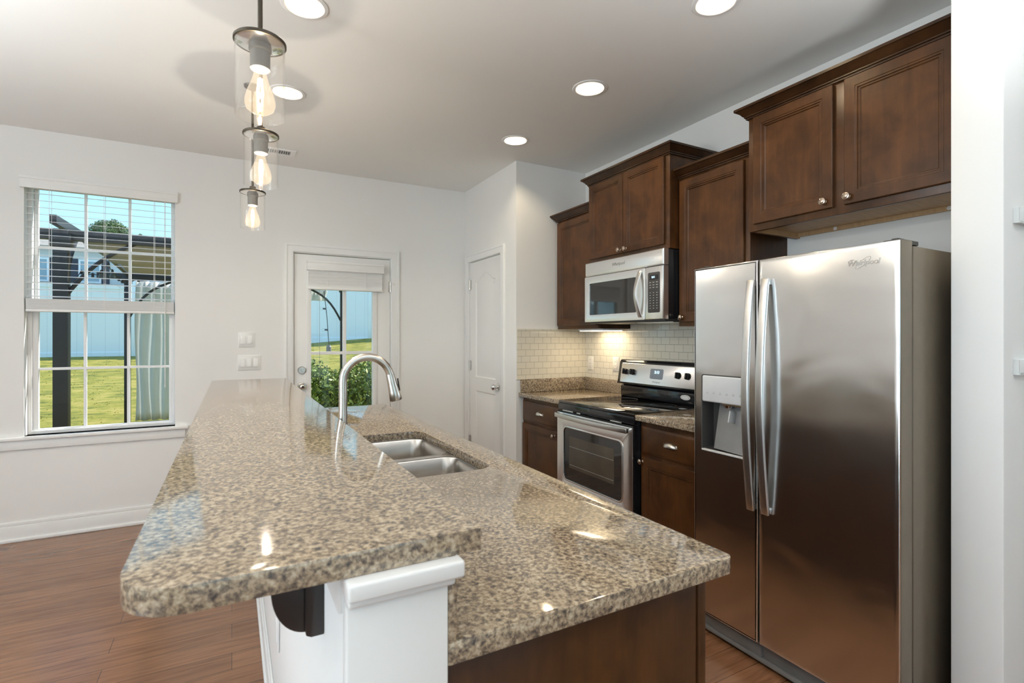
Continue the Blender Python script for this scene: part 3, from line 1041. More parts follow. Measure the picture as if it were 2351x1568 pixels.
# stepped moulding under the bar top, wrapping the near end of the half wall
cp = MB()
for o_, z0, z1 in ((.010, 1.001, 1.013), (.020, 1.013, 1.0372)):
    cp.box(PX0 - o_ * .2, PX1 + o_, IY0 - .008 - o_, IY0 + .03, z0, z1)
obj('cap_moulding', cp, trim_m, hw, bev=.0045, seg=3)
obj('wainscot_trim', MB().box(PX0 - .006, PX0 + .002, IY0 + .03, IY1, .975, 1.0372), trim_m, hw, bev=.002)
baseboard('baseboard_island', MB().box(PX0 - .014, PX0, IY0, IY1, 0, .10).box(PX0 - .009, PX0, IY0, IY1, .10, .122).box(PX0 - .022, PX0, IY0, IY1, 0, .02))
struct('trim_5', MB().box(PX0 - .010, PX0, IY1 - .09, IY1, .122, 1.0372), trim_m, bev=.003)

# bar top with a broad rounded near corner
def round_poly(pts, rad, n=9):
    out = []
    for i, (p, r) in enumerate(zip(pts, rad)):
        a, b, c = Vector(pts[i - 1]), Vector(p), Vector(pts[(i + 1) % len(pts)])
        d1, d2 = (a - b).normalized(), (c - b).normalized()
        s, e_ = b + d1 * r, b + d2 * r
        ce = b + d1 * r + d2 * r
        for k in range(n + 1):
            t = PI / 2 * k / n
            out.append(tuple(ce - d2 * r * math.cos(t) - d1 * r * math.sin(t)))
    return out


bt = obj('bar_countertop', MB().plate(round_poly([(-.116, .684), (.324, .684), (.324, 3.834), (-.112, 3.834)], [.075, .006, .03, .03]), [], AX['-Z'](1.038), 0, .032), granite_m, bev=.004, seg=3)
tag(bt, 'raised brown granite bar top on the white half wall, with a rounded near corner', 'countertop')

ct = empty('island_countertop', (.57, 2.0, .882), 'lower brown granite island worktop with the sink cut into it', 'countertop')
hole = rrect(.375, .772, 1.535, 2.302, .055, 8)
obj('slab', MB().plate(round_poly([(.270, .682), (.877, .682), (.877, 3.336), (.270, 3.336)], [.004, .018, .02, .004]), [hole], AX['-Z'](.8825), 0, .0315), granite_m, ct, bev=.0035, seg=2)
obj('backsplash_strip', MB().box(.270, .284, .6825, 3.336, .914, 1.0375), granite_m, ct, bev=.002)

sk = empty('sink', (.573, 1.92, .68), 'stainless double bowl sink set under the island worktop', 'sink')


def bowl(y0, y1):
    m = MB()
    rings = []
    for ins, z, r in ((-.002, .882, .05), (.003, .874, .05), (.010, .80, .05), (.014, .715, .055), (.03, .698, .05), (.06, .694, .04)):
        rings.append([(a, b, z) for a, b in rrect(.372 + ins, .775 - ins, y0 + ins, y1 - ins, r, 6)])
    m.loft(rings, False, True)
    return m


for y0, y1 in ((1.538, 1.898), (1.932, 2.300)):
    b = obj('bowl', bowl(y0, y1), sink_m, sk, smooth=50, fixn=False)
    yc = (y0 + y1) / 2
    obj('drain', MB().lathe([(.0, .0035), (.022, .0035), (.026, .006), (.043, .004), (.045, .0008)], (.573, yc, .6935), 'Z', 28), chrome_m, b)
obj('rim', MB().plate(rrect(.350, .797, 1.51, 2.325, .06, 6), [rrect(.374, .773, 1.540, 1.896, .05, 6), rrect(.374, .773, 1.934, 2.298, .05, 6)], AX['-Z'](.8795), 0, .0022), sink_m, sk)

fc = empty('faucet', (.338, 1.84, .914), 'brushed nickel gooseneck faucet with pull-down spray head behind the sink', 'faucet')
fx, fyy = .338, 1.84
obj('base', MB().lathe([(.0, 0), (.027, 0), (.027, .006), (.0235, .012), (.0215, .05), (.0195, .10), (.0150, .125), (.0, .125)], (fx, fyy, .914), 'Z', 28), nickel_m, fc, smooth=50)
pts = [(fx, fyy, .914 + .12 + .02 * k) for k in range(9)]
R_, cz = .083, 1.197
for k in range(1, 15):
    a = PI - (PI * .93) * k / 14
    pts.append((fx + R_ + R_ * math.cos(a), fyy - .004 * k / 14, cz + R_ * math.sin(a)))
obj('spout', MB().tube(pts, [.0150] * 3 + [.0140] * (len(pts) - 3), 18), nickel_m, fc, smooth=60)
p1 = Vector(pts[-1])
dn = Vector((.022, -.001, -.094)).normalized()
hd = obj('spray_head', MB().tube([p1 - dn * .002, p1 + dn * .004, p1 + dn * .03, p1 + dn * .065, p1 + dn * .092, p1 + dn * .096], [.0148, .0158, .0165, .0195, .0225, .0205], 22), nickel_m, fc, smooth=50)
bpos = p1 + dn * .040
obj('spray_button', MB().add([bpos + Vector((.0165, -.007, .024)), bpos + Vector((.0165, .007, .024)), bpos + Vector((.0235, .008, -.022)), bpos + Vector((.0235, -.008, -.022)),
                              bpos + Vector((.0200, -.004, .026)), bpos + Vector((.0200, .004, .026)), bpos + Vector((.0275, .005, -.02)), bpos + Vector((.0275, -.005, -.02))],
                             [(0, 1, 2, 3), (4, 7, 6, 5), (0, 4, 5, 1), (1, 5, 6, 2), (2, 6, 7, 3), (3, 7, 4, 0)]), black_m, hd, bev=.002, label='black spray button')
obj('lever', MB().tube([(fx + .015, fyy - .012, .985), (fx + .03, fyy - .035, .99), (fx + .045, fyy - .075, 1.0)], [.009, .007, .006], 12), nickel_m, fc)

cb = empty('corbel_bracket', (.09, .91, .865), 'dark espresso quarter-round bracket holding up the bar overhang', 'bracket')
pr = [(.108, 1.036), (.054, 1.036), (.054, .948)]
for k in range(1, 13):
    a = PI + PI / 2 * k / 12
    pr.append((.108 + .054 * math.cos(a) + 0.0, .948 + .076 * math.sin(a)))
yb0, yb1 = .888, .962
q = MB().loft([[(a, yb0, b) for a, b in pr], [(a, yb1, b) for a, b in pr]])
obj('quarter_round', q, cork_m, cb, bev=.003, smooth=30)
obj('back_plate', MB().loft([[(a, yb0 - .012, b) for a, b in ((.1315, 1.036), (.104, 1.036), (.104, .872), (.112,   .868), (.1315, .868))],
                             [(a, yb1 + .012, b) for a, b in ((.1315, 1.036), (.104, 1.036), (.104, .872), (.112,   .868), (.1315, .868))]]), cork_m, cb, bev=.002, smooth=30)


def cab_door(parent, x, y0, y1, z0, z1, st=.052, mat=None, name='door', face='-X', th=.020):
    return obj(name, panel(MB(), face, x, y0, y1, z0, z1, [(0, th), (0, .003), (.0025, 0), (st - .010, 0), (st - .008, .0022), (st - .001, .0022), (st + .001, .0065), (st + .007, .0065), (st + .011, .0115)]), mat or wood_m, parent, smooth=20)


def drawer_front(parent, x, y0, y1, z0, z1, face='-X'):
    return obj('drawer', panel(MB(), face, x, y0, y1, z0, z1, [(0, .020), (0, .006), (.004, .005), (.012, .001), (.015, 0)]), wood_m, parent, smooth=20)


def knob(parent, x, y, z, sgn=-1):
    s = -sgn
    return obj('knob', MB().lathe([(.0, -.027 * s), (.007, -.0265 * s), (.010, -.025 * s), (.0105, -.0235 * s), (.0145, -.022 * s), (.0155, -.018 * s), (.0135, -.014 * s), (.007, -.010 * s), (.006, -.004 * s), (.009, 0)], (x, y, z), 'X', 24), knob_m, parent, smooth=45)


def cup_pull(parent, x, y, z):
    m = MB()
    rings = []
    n = 16
    for k in range(n + 1):
        a = PI * k / n                       # along the width
        wv = math.cos(a)
        ring = []
        for j in range(9):
            t = PI / 2 * j / 8
            r = math.sin(a)
            ring.append((x - .024 * r * math.sin(t) - .001, y + .045 * wv, z - .011 + .026 * r * math.cos(t) ** .8 if j < 8 else z - .011))
        rings.append(ring)
    m.loft(rings, False, False, close=False)
    m.box(x - .003, x, y - .047, y + .047, z - .0145, z - .011)
    m.box(x - .002, x, y - .047, y - .036, z - .0145, z + .004).box(x - .002, x, y + .036, y + .047, z - .0145, z + .004)
    return obj('cup_pull', m, nickel_m, parent, smooth=60)


ic = empty('island_cabinet', (.55, 2.0, 0), 'dark espresso island base cabinet under the lower granite worktop', 'cabinet')
obj('body', MB().box(.270, .820, .745, 1.50, .10, .880).box(.270, .820, 2.34, 3.30, .10, .880).box(.270, .820, 1.50, 2.34, .10, .66), wood_m, ic, smooth=0)
obj('toe_kick', MB().box(.274, .760, .760, 3.28, 0, .10), black_m, ic, smooth=0)
obj('end_panel', MB().box(.270, .818, .725, .745, 0, .881), wood_m, ic, bev=.002)
obj('corner_stile', MB().box(.822, .842, .722, .760, 0.0, .881), wood_m, ic, bev=.002)
obj('face_frame', MB().box(.820, .840, .76, 3.30, .10, .881), wood_m, ic, smooth=0)
for i in range(5):
    y0 = .77 + .506 * i
    d = obj('door', panel(MB(), '+X', .860, y0 + .012, y0 + .494, .115, .680, [(0, .020), (0, .003), (.0025, 0), (.052, 0), (.06, .0035), (.064, .0085)]), wood_m, ic, smooth=20)
    knob(d, .860, y0 + .46, .64, 1)
    obj('drawer', panel(MB(), '+X', .860, y0 + .012, y0 + .494, .70, .865, [(0, .020), (0, .006), (.012, .001), (.015, 0)]), wood_m, ic, smooth=20)

# ------------------------------------------------------------------ kitchen run along the right wall
tb = empty('tile_backsplash', (XR, 3.0, 1.0), 'cream subway tile backsplash around the range corner', 'tiles')
obj('range_side_tiles', MB().box(XR - .012, XR - .0005, 1.76, YS - .001, 1.016, 1.4132).box(XR - .012, XR - .0005, 2.203, 2.960, 1.4132, 1.50), tile_y, tb, smooth=0)
obj('pantry_side_tiles', MB().box(XP + .004, XR - .012, YS - .010, YS - .0005, 1.016, 1.416), tile_x, tb, smooth=0)

CF = 1.988
RY0, RY1 = 2.200, 2.962
kc = empty('kitchen_countertop', (2.3, 3.25, .882), 'granite worktop in the corner between the pantry wall and the range', 'countertop')
obj('slab', MB().box(CF, XR - .002, RY1 + .004, YS - .002, .8825, .914), granite_m, kc, bev=.004)
obj('side_splash', MB().box(2.0, XR - .024, YS - .022, YS - .0105, .914, 1.016), granite_m, kc, bev=.002)
obj('back_splash', MB().box(XR - .024, XR - .0125, RY1 - .06, YS - .0105, .914, 1.016), granite_m, kc, bev=.002)
kc2 = empty('kitchen_countertop', (2.3, 2.0, .882), 'short granite worktop between the range and the refrigerator', 'countertop')
obj('slab', MB().box(CF, XR - .002, 1.742, RY0 - .004, .8825, .914), granite_m, kc2, bev=.004)
obj('back_splash', MB().box(XR - .024, XR - .0125, 1.742, RY0 - .004, .914, 1.016), granite_m, kc2, bev=.002)

bL = empty('base_cabinet', (2.3, 3.25, 0), 'dark base cabinet with drawer in the corner beside the pantry wall', 'cabinet', 'espresso base cabinets')
FX = 2.034
obj('body', MB().box(FX, XR - .003, RY1 + .006, YS - .003, .10, .881).box(FX + .05, XR - .003, RY1 + .01, YS - .01, 0, .10), wood_m, bL, smooth=0)
d = drawer_front(bL, FX - .020, 2.985, 3.512, .700, .850)
cup_pull(d, FX - .020, 3.25, .780)
d = cab_door(bL, FX - .020, 2.985, 3.512, .115, .678)
knob(d, FX - .020, 3.055, .645)
bR = empty('base_cabinet', (2.3, 1.97, 0), 'dark base cabinet with drawer between the range and refrigerator', 'cabinet', 'espresso base cabinets')
obj('body', MB().box(FX, XR - .003, 1.745, RY0 - .006, .10, .881).box(FX + .05, XR - .003, 1.75, RY0 - .01, 0, .10), wood_m, bR, smooth=0)
d = drawer_front(bR, FX - .020, 1.760, 2.172, .705, .852)
cup_pull(d, FX - .020, 1.955, .783)
d = cab_door(bR, FX - .020, 1.760, 2.172, .115, .680)
knob(d, FX - .020, 2.166, .655)

UX = 2.316                                     # front plane of the upper cabinet doors
UB = UX + .020


def upper(name, label, x, y0, y1, z0, z1, path, doors, knobs):
    t = empty(name, (2.48, (y0 + y1) / 2, z0), label, 'cabinet', 'espresso upper cabinets')
    return t


def body_box(t, xf, y0, y1, z0, z1, open_bottom=True):
    obj('body', MB().box(xf + .019, XR - .002, y0 + .001, y1 - .001, z0 + .0, z1), wood_m, t, smooth=0)
    obj('face_frame', MB().plate([(y0, z0), (y1, z0), (y1, z1), (y0, z1)], [], AX['-X'](xf), 0, .019), wood_m, t, bev=.0015)


# cabinet beside the pantry wall
cA = empty('upper_cabinet', (2.48, 3.23, 1.414), 'dark single-door upper cabinet between the pantry wall and the microwave', 'cabinet', 'espresso upper cabinets')
body_box(cA, UB, RY1 + .002, 3.492, 1.414, 2.292)
d = cab_door(cA, UX, 2.972, 3.474, 1.440, 2.268)
knob(d, UX, 2.998, 1.466)
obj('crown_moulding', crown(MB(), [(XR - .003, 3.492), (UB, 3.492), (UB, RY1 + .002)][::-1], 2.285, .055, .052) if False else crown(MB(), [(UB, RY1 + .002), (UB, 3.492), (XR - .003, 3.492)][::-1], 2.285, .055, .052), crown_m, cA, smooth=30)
# cabinet over the microwave, pulled forward
BX = 2.241
cB = empty('upper_cabinet', (2.45, 2.58, 1.876), 'tallest-set dark two-door cabinet directly above the microwave', 'cabinet', 'espresso upper cabinets')
body_box(cB, BX + .020, RY0, RY1, 1.876, 2.435)
d = cab_door(cB, BX, RY0 + .032, 2.590, 1.902, 2.424, .045)
knob(d, BX, 2.612 - .05, 1.925)
d = cab_door(cB, BX, 2.596, RY1 - .008, 1.902, 2.424, .045)
knob(d, BX, 2.620, 1.925)
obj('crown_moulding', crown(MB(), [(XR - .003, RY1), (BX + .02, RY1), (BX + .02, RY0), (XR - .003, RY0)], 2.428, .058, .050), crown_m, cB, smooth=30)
# cabinet beside the refrigerator
cC = empty('upper_cabinet', (2.48, 1.97, 1.414), 'dark single-door upper cabinet partly hidden by the refrigerator top', 'cabinet', 'espresso upper cabinets')
body_box(cC, UB, 1.722, RY0 - .001, 1.414, 2.292)
d = cab_door(cC, UX, 1.748, 2.180, 1.440, 2.268)
knob(d, UX, 2.160, 1.466)
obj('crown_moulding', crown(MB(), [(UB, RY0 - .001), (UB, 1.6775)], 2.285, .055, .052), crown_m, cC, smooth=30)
# cabinet over the refrigerator, pulled forward like the one over the microwave
DXF, DY1 = 2.243, 1.676
DB = DXF + .020
cD = empty('upper_cabinet', (2.45, 1.24, 1.872), 'wide dark two-door cabinet over the refrigerator', 'cabinet', 'espresso upper cabinets')
obj('body', MB().box(DB + .019, XR - .002, YE1 + .002, DY1 - .001, 1.908, 2.440).box(DB + .019, XR - .002, DY1 - .014, DY1 - .001, 1.872, 1.908), wood_m, cD, smooth=0)
obj('face_frame', MB().box(DB, DB + .019, YE1 + .002, DY1, 1.872, 2.440), wood_m, cD, bev=.0015)
obj('underside', MB().box(DB + .0195, XR - .003, YE1 + .004, DY1 - .015, 1.899, 1.9075).box(DB + .0195, XR - .003, DY1 - .0255, DY1 - .0145, 1.8725, 1.899), maple_m, cD, smooth=0, label='pale maple underside')
hr = obj('hanging_rail', MB().box(XR - .022, XR - .002, YE1 + .004, DY1 - .026, 1.8795, 1.899), maple_m, cD, smooth=0, label='pale maple rail')
for y in (1.46, 1.0):
    obj('screw', MB().lathe([(.0, -.0030), (.0035, -.0030), (.0036, -.0022), (.0085, -.0012), (.009, 0)], (XR - .022, y, 1.889), 'X', 16), white_m, hr)
d = cab_door(cD, DXF, 1.261, 1.640, 1.904, 2.427)
knob(d, DXF, 1.293, 1.934)
d = cab_door(cD, DXF, .828, 1.2135, 1.904, 2.427)
knob(d, DXF, 1.196, 1.934)
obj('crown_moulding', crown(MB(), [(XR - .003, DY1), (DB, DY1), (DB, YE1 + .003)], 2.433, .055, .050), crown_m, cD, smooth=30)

ul = empty('under_cabinet_light', (2.50, 3.05, 1.40), 'small lit strip lamp under the corner upper cabinet', 'lamp')
obj('housing', MB().box(2.40, 2.60, 2.99, 3.30, 1.400, 1.4135), white_m, ul, bev=.002)
obj('diffuser', MB().box(2.41, 2.59, 3.0, 3.29, 1.396, 1.4003), strip_m, ul, smooth=0)
lamp('strip_lamp', 'AREA', (2.50, 3.14, 1.394), .9, (1.0, 0.80, 0.52), shape='RECTANGLE', size=.18, size_y=.28)

# ------------------------------------------------------------------ microwave
MX = 2.210
mw = empty('microwave', (2.4, 2.58, 1.457), 'stainless over-the-range microwave hung under the two-door cabinet', 'microwave')
MY0, MY1, MZ0, MZ1 = 2.204, 2.958, 1.457, 1.874
obj('case', MB().box(MX + .045, XR - .014, MY0 + .003, MY1 - .003, MZ0 + .004, MZ1), blackgl_m, mw, bev=.003)
obj('base_plate', MB().box(MX + .03, XR - .02, MY0 + .012, MY1 - .012, MZ0 - .012, MZ0 + .004), dgrey_m, mw, bev=.004)
gr = obj('vent_panel', panel(MB(), '-X', MX, MY0, MY1, 1.778, MZ1, [(0, .045), (0, .010), (.006, .002), (.012, 0)]), steel2_m, mw, smooth=30)
f_ = lambda cy, cz, x: (lambda u, v, d: (x + d, cy - u, cz + v))
dsp = 2.352                                     # split between door and control panel
dz1 = 1.773
wy0, wy1, wz0, wz1 = 2.43, 2.905, 1.505, 1.725
md = obj('door', MB().plate(rrect(dsp + .002, MY1, MZ0, dz1, .006), [rrect(wy0, wy1, wz0, wz1, .010)], AX['-X'](MX), 0, .044), steel2_m, mw, bev=.005, seg=3)
obj('window', MB().box(MX + .004, MX + .02, wy0 - .004, wy1 + .004, wz0 - .004, wz1 + .004), ceran_m, md, smooth=0, label='dark glass window')
hp = []
for k in range(17):
    t = k / 16
    hp.append((MX - .006 - .042 * math.sin(PI * t), 2.392, 1.472 + .288 * t))
rg = []
for i, p in enumerate(hp):
    wv = .016 - .004 * math.sin(PI * i / 16)
    rg.append([(p[0], p[1] - wv, p[2]), (p[0], p[1] + wv, p[2]), (p[0] + .010, p[1] + wv, p[2]), (p[0] + .010, p[1] - wv, p[2])])
obj('handle', MB().loft(rg), handle_m, md, bev=.003, smooth=50)
cpn = obj('control_panel', panel(MB(), '-X', MX, MY0, dsp - .001, MZ0, dz1, [(0, .044), (0, .006), (.003, .001), (.006, 0)]), steel2_m, mw, smooth=30)
kp = obj('keypad', panel(MB(), '-X', MX - .002, MY0 + .023, dsp - .026, 1.497, 1.738, [(0, .004), (0, .001), (.002, 0)], .010), dgrey_m, cpn)
obj('display', MB().box(MX - .0034, MX - .001, MY0 + .036, dsp - .040, 1.695, 1.722), blackgl_m, kp, smooth=0)
obj('clock_digits', text_mb('2:11', .016, f_((MY0 + dsp) / 2, 1.7085, MX - .0042)), led_m, kp, smooth=0)
q = MB()
for r in range(11):
    if r == 3:
        continue
    for c_ in range(3):
        yy = MY0 + .046 + c_ * .028
        zz = 1.678 - r * .0155
        q.box(MX - .0026, MX - .0018, yy - .007 + .003 * (r > 3), yy + .007 - .003 * (r > 3), zz - .0016, zz + .0016)
obj('button_print', q, wprint_m, kp, smooth=0)
lg = text_mb('Whirlpool', .030, f_(2.60, 1.829, MX - .0004), .0005, .25)
obj('logo_badge', lg, logo_m, gr, smooth=0)
for xx, yy in ((2.36, 2.36),):
    obj('filter', MB().box(MX + .12, XR - .10, 2.24, 2.55, MZ0 - .016, MZ0 - .011), steel2_m, mw, smooth=0)

# ------------------------------------------------------------------ range
rn = empty('range', (2.3, 2.58, 0), 'stainless electric range with black glass cooktop and oven window', 'stove')
RX = 1.975
obj('body', MB().box(2.010, XR - .04, RY0 + .002, RY1 - .002, .02, .898), blackgl_m, rn, bev=.003)
obj('cooktop', MB().box(1.990, 2.560, RY0, RY1, .898, .917), ceran_m, rn, bev=.004)
obj('front_rail', MB().box(1.984, 2.012, RY0 + .001, RY1 - .001, .856, .899), blackgl_m, rn, bev=.005)
q = MB()
for y0, y1 in ((2.30, 2.40), (2.70, 2.74), (2.78, 2.90)):
    q.box(1.979, 1.985, y0, y1, .850, .857)
obj('vent_trim', q, steel2_m, rn, bev=.001)
ow0, ow1, oz0, oz1 = 2.288, 2.880, .395, .745
od = obj('oven_door', MB().plate(rrect(RY0 + .004, RY1 - .004, .235, .838, .004), [rrect(ow0, ow1, oz0, oz1, .035)], AX['-X'](RX), 0, .034), steel2_m, rn, bev=.003)
obj('door_edge', MB().box(RX + .006, RX + .038, RY0 + .0025, RY1 - .0025, .232, .848), blackgl_m, od, smooth=0)
obj('window_trim', MB().plate(rrect(ow0 - .008, ow1 + .008, oz0 - .008, oz1 + .008, .042), [rrect(ow0 + .002, ow1 - .002, oz0 + .002, oz1 - .002, .033)], AX['-X'](RX - .003), 0, .006), chrome_m, od, bev=.002)
obj('window', MB().box(RX + .003, RX + .0058, ow0 - .001, ow1 + .001, oz0 - .001, oz1 + .001), ceran_m, od, smooth=0, label='dark oven window')
ig = plain('oven_inner_glass', (0.075, 0.062, 0.045), 0.12, var=0.25, scale=4)
obj('inner_pane', MB().box(RX + .0022, RX + .0031, ow0 + .075, ow1 - .06, oz0 + .085, oz1 - .055), ig, od, smooth=0)
q = MB()
for z in (.50, .62):
    q.box(RX + .0014, RX + .0023, ow0 + .08, ow1 - .065, z, z + .004)
obj('oven_rack', q, grey_m, od, smooth=0)
hb = []
for k in range(13):
    t = k / 12
    y = RY0 + .018 + (RY1 - RY0 - .036) * t
    x = RX - .034 - .020 * math.sin(PI * t)
    hb.append([(x, y, .806), (x, y, .836), (x + .016, y, .836), (x + .016, y, .806)])
hd = obj('handle', MB().loft(hb).box(RX - .03, RX + .002, RY0 + .018, RY0 + .04, .808, .834).box(RX - .03, RX + .002, RY1 - .04, RY1 - .018, .808, .834), handle_m, od, bev=.003, smooth=50)
dw = obj('storage_drawer', panel(MB(), '-X', RX + .004, RY0 + .004, RY1 - .004, .05, .225, [(0, .03), (0, .004), (.004, 0)]), steel2_m, rn)
# backguard
bg_ = MB()
prof = [(2.540, .917), (2.535, .935), (2.538, .995), (2.552, 1.006), (2.56, 1.012), (2.56, .917)]
obj('backguard_base', MB().loft([[(a, RY0 + .008, b) for a, b in prof], [(a, RY1 - .008, b) for a, b in prof]]), blackgl_m, rn, bev=.003, smooth=40)
prof = [(2.508, 1.012), (2.536, 1.172), (2.552, 1.188), (2.595, 1.188), (2.595, 1.012)]
bgd = obj('backguard', MB().loft([[(a, RY0, b) for a, b in prof], [(a, RY1, b) for a, b in prof]]), blackgl_m, rn, bev=.004, smooth=40)
obj('backguard_stand', MB().box(2.56, 2.60, RY0 + .004, RY1 - .004, .90, 1.02), blackgl_m, rn, smooth=0)
sl = Vector((.028, 0, .160)).normalized()
nrm = Vector((-sl.z, 0, sl.x))


def bgp(cy, cz):
    def f(u, v, d):
        p = Vector((2.508, 0, 1.012)) + sl * (cz + v) - nrm * d
        return (p.x, cy - u, p.z)
    return f


q = MB()
F = bgp(2.581, .082)
rings = []
for ins, dd in ((0, .0005), (0, -.0025), (.0015, -.0035)):
    rings.append([F(a, b, dd) for a, b in rrect(-.350 + ins, .350 - ins, -.070 + ins, .070 - ins, .008)])
cpl = obj('control_panel', q.loft(rings), steel2_m, bgd, smooth=30)
q = MB()
rings = []
for ins, dd in ((0, -.003), (0, -.005), (.002, -.006)):
    rings.append([F(a, b, dd) for a, b in rrect(-.050 + ins, .070 - ins, -.028 + ins, .042 - ins, .012)])
dp = obj('display', q.loft(rings), plain('display_grey', (0.26, 0.29, 0.33), 0.2, var=.1), cpl)
obj('clock_digits', text_mb('2:13', .026, lambda u, v, d: F(u + .014, v + .018, d - .0066)), led_m, dp, smooth=0)
obj('logo_badge', text_mb('Whirlpool', .018, lambda u, v, d: F(u + .012, v - .048, d - .0037), .0004, .25), wprint_m, cpl, smooth=0)
for u in (-.300, -.222, .205, .285):
    kb = MB()
    n = 24
    for r0, r1, d0, d1 in ((.022, .021, -.003, -.010), (.018, .016, -.010, -.022)):
        kb.loft([[F(u + r0 * math.cos(2 * PI * k / n), .008 + r0 * math.sin(2 * PI * k / n), d0) for k in range(n)],
                 [F(u + r1 * math.cos(2 * PI * k / n), .008 + r1 * math.sin(2 * PI * k / n), d1) for k in range(n)]])
    kb.loft([[F(u + a, .008 + b, -.020) for a, b in rrect(-.006, .006, -.021, .021, .003)], [F(u + a, .008 + b, -.034) for a, b in rrect(-.0045, .0045, -.019, .019, .003)]])
    obj('knob', kb, black_m, cpl, smooth=40)
for k, (x_, z_) in enumerate(((2.5355, .965),)):
    n = 28
    st = obj('sticker', MB().loft([[(x_ + .001, 2.335 + .040 * math.cos(2 * PI * j / n), z_ + .016 * math.sin(2 * PI * j / n)) for j in range(n)],
                                   [(x_ - .0008, 2.335 + .040 * math.cos(2 * PI * j / n), z_ + .016 * math.sin(2 * PI * j / n)) for j in range(n)]]), redtag_m, rn, label='white oval sticker')
    obj('sticker_ring', MB().plate([(.033 * math.cos(2 * PI * j / n), .012 * math.sin(2 * PI * j / n)) for j in range(n)], [[(.030 * math.cos(2 * PI * j / n), .010 * math.sin(2 * PI * j / n)) for j in range(n)]],
                                   lambda u, v, d: (x_ - .0009 - d, 2.335 - u, z_ + v), 0, .0004), print_m, st, smooth=0)
mb = MB()
for bxx, byy, r in ((2.15, 2.40, .10), (2.15, 2.78, .08), (2.41, 2.40, .08), (2.41, 2.78, .10)):
    n = 40
    mb.plate([(bxx + r * math.cos(2 * PI * j / n), byy + r * math.sin(2 * PI * j / n)) for j in range(n)],
             [[(bxx + (r - .003) * math.cos(2 * PI * j / n), byy + (r - .003) * math.sin(2 * PI * j / n)) for j in range(n)]], AX['-Z'](.9170), 0, .0003)
obj('burner_rings', mb, dgrey_m, rn, smooth=0)

# ------------------------------------------------------------------ refrigerator
fr = empty('refrigerator', (2.25, 1.263, 0), 'tall stainless side-by-side refrigerator with ice and water dispenser', 'refrigerator')
FXf, FY0, FY1, FS = 1.885, .846, 1.684, 1.3535
obj('cabinet', MB().box(1.974, 2.615, FY0 + .002, FY1 - .002, .03, 1.652), body_m, fr, bev=.004)
obj('gasket', MB().box(1.958, 1.976, FY0 + .010, FY1 - .010, .10, 1.655), black_m, fr, smooth=0)
fprof = [(0, .075), (0, .007), (.001, .003), (.003, .001), (.006, 0), (.018, 0)]
fd = obj('fridge_door', panel(MB(), '-X', FXf, FY0, FS - .003, .098, 1.666, fprof), steel_m, fr, smooth=60)
def paint_sides(o):
    o.data.materials.append(body_m)
    for p in o.data.polygons:
        if abs(p.normal.y) > .9 or abs(p.normal.z) > .9:
            p.material_index = 1


paint_sides(fd)
# freezer door with a cut-out for the dispenser
qy0, qy1, qz0, qz1 = 1.395, 1.640, .838, 1.182
zz = MB()
panel(zz, '-X', FXf, FS + .003, FY1, .098, 1.666, fprof[:-1], cap=False, back=False)
zz.plate([(FS + .013, .108), (FY1 - .010, .108), (FY1 - .010, 1.656), (FS + .013, 1.656)], [rrect(qy0, qy1, qz0, qz1, .012)], AX['-X'](FXf), 0, .0006)
zz.box(FXf + .074, FXf + .075, FS + .003, FY1, .098, 1.666)
fzd = obj('freezer_door', zz, steel_m, fr, smooth=60, fixn=True)
ds = obj('dispenser', MB().plate(rrect(qy0 - .001, qy1 + .001, qz0 - .001, qz1 + .001, .013), [rrect(qy0 + .004, qy1 - .004, qz0 + .004, qz1 - .004, .010)], AX['-X'](FXf - .001), 0, .010), dgrey_m, fzd, bev=.0015)
obj('lower_lip', MB().box(FXf - .004, FXf + .012, qy0 + .002, qy1 - .002, qz0 - .001, qz0 + .007), lgrey_m, ds, bev=.002)
obj('control_panel', panel(MB(), '-X', FXf - .003, qy0 + .004, qy1 - .004, 1.060, qz1 - .004, [(0, .05), (0, .004), (.003, .001), (.006, 0)], .008), lgrey_m, ds, smooth=30)
q = MB()
for k in range(6):
    y = qy1 - .035 - k * .034
    q.box(FXf - .0036, FXf - .0028, y - .006, y + .006, 1.098, 1.1005)
    q.box(FXf - .0036, FXf - .0028, y - .004, y + .002, 1.104, 1.106)
obj('button_print', q, print_m, ds, smooth=0)
obj('recess', MB().loft([[(FXf + .002, a, b) for a, b in rrect(qy0 + .004, qy1 - .004, qz0 + .004, 1.062, .008)],
                         [(FXf + .066, a, b) for a, b in rrect(qy0 + .012, qy1 - .012, qz0 + .010, 1.058, .006)]], False, True), dgrey_m, ds, smooth=30, fixn=False)
rp = [(FXf + .060, 1.052), (FXf + .012, .856), (FXf + .004, .848), (FXf + .062, .848)]
obj('drip_ramp', MB().loft([[(a, 1.415, b) for a, b in rp], [(a, 1.590, b) for a, b in [(FXf + .060, 1.052), (FXf + .030, .90), (FXf + .02, .85), (FXf + .062, .85)]]]), grey_m, ds, bev=.003)
obj('water_nozzle', MB().lathe([(.0, -.014), (.014, -.014), (.017, -.008), (.017, .010), (.0, .010)], (FXf + .030, 1.52, 1.052), 'Z', 20).box(FXf + .012, FXf + .05, 1.44, 1.54, 1.05, 1.062), chrome_m, ds, smooth=40)
obj('paddle', MB().beam((FXf + .036, 1.50, 1.025), (FXf + .024, 1.50, .975), .045, .006, (0, 1, 0)), lgrey_m, ds, bev=.002)


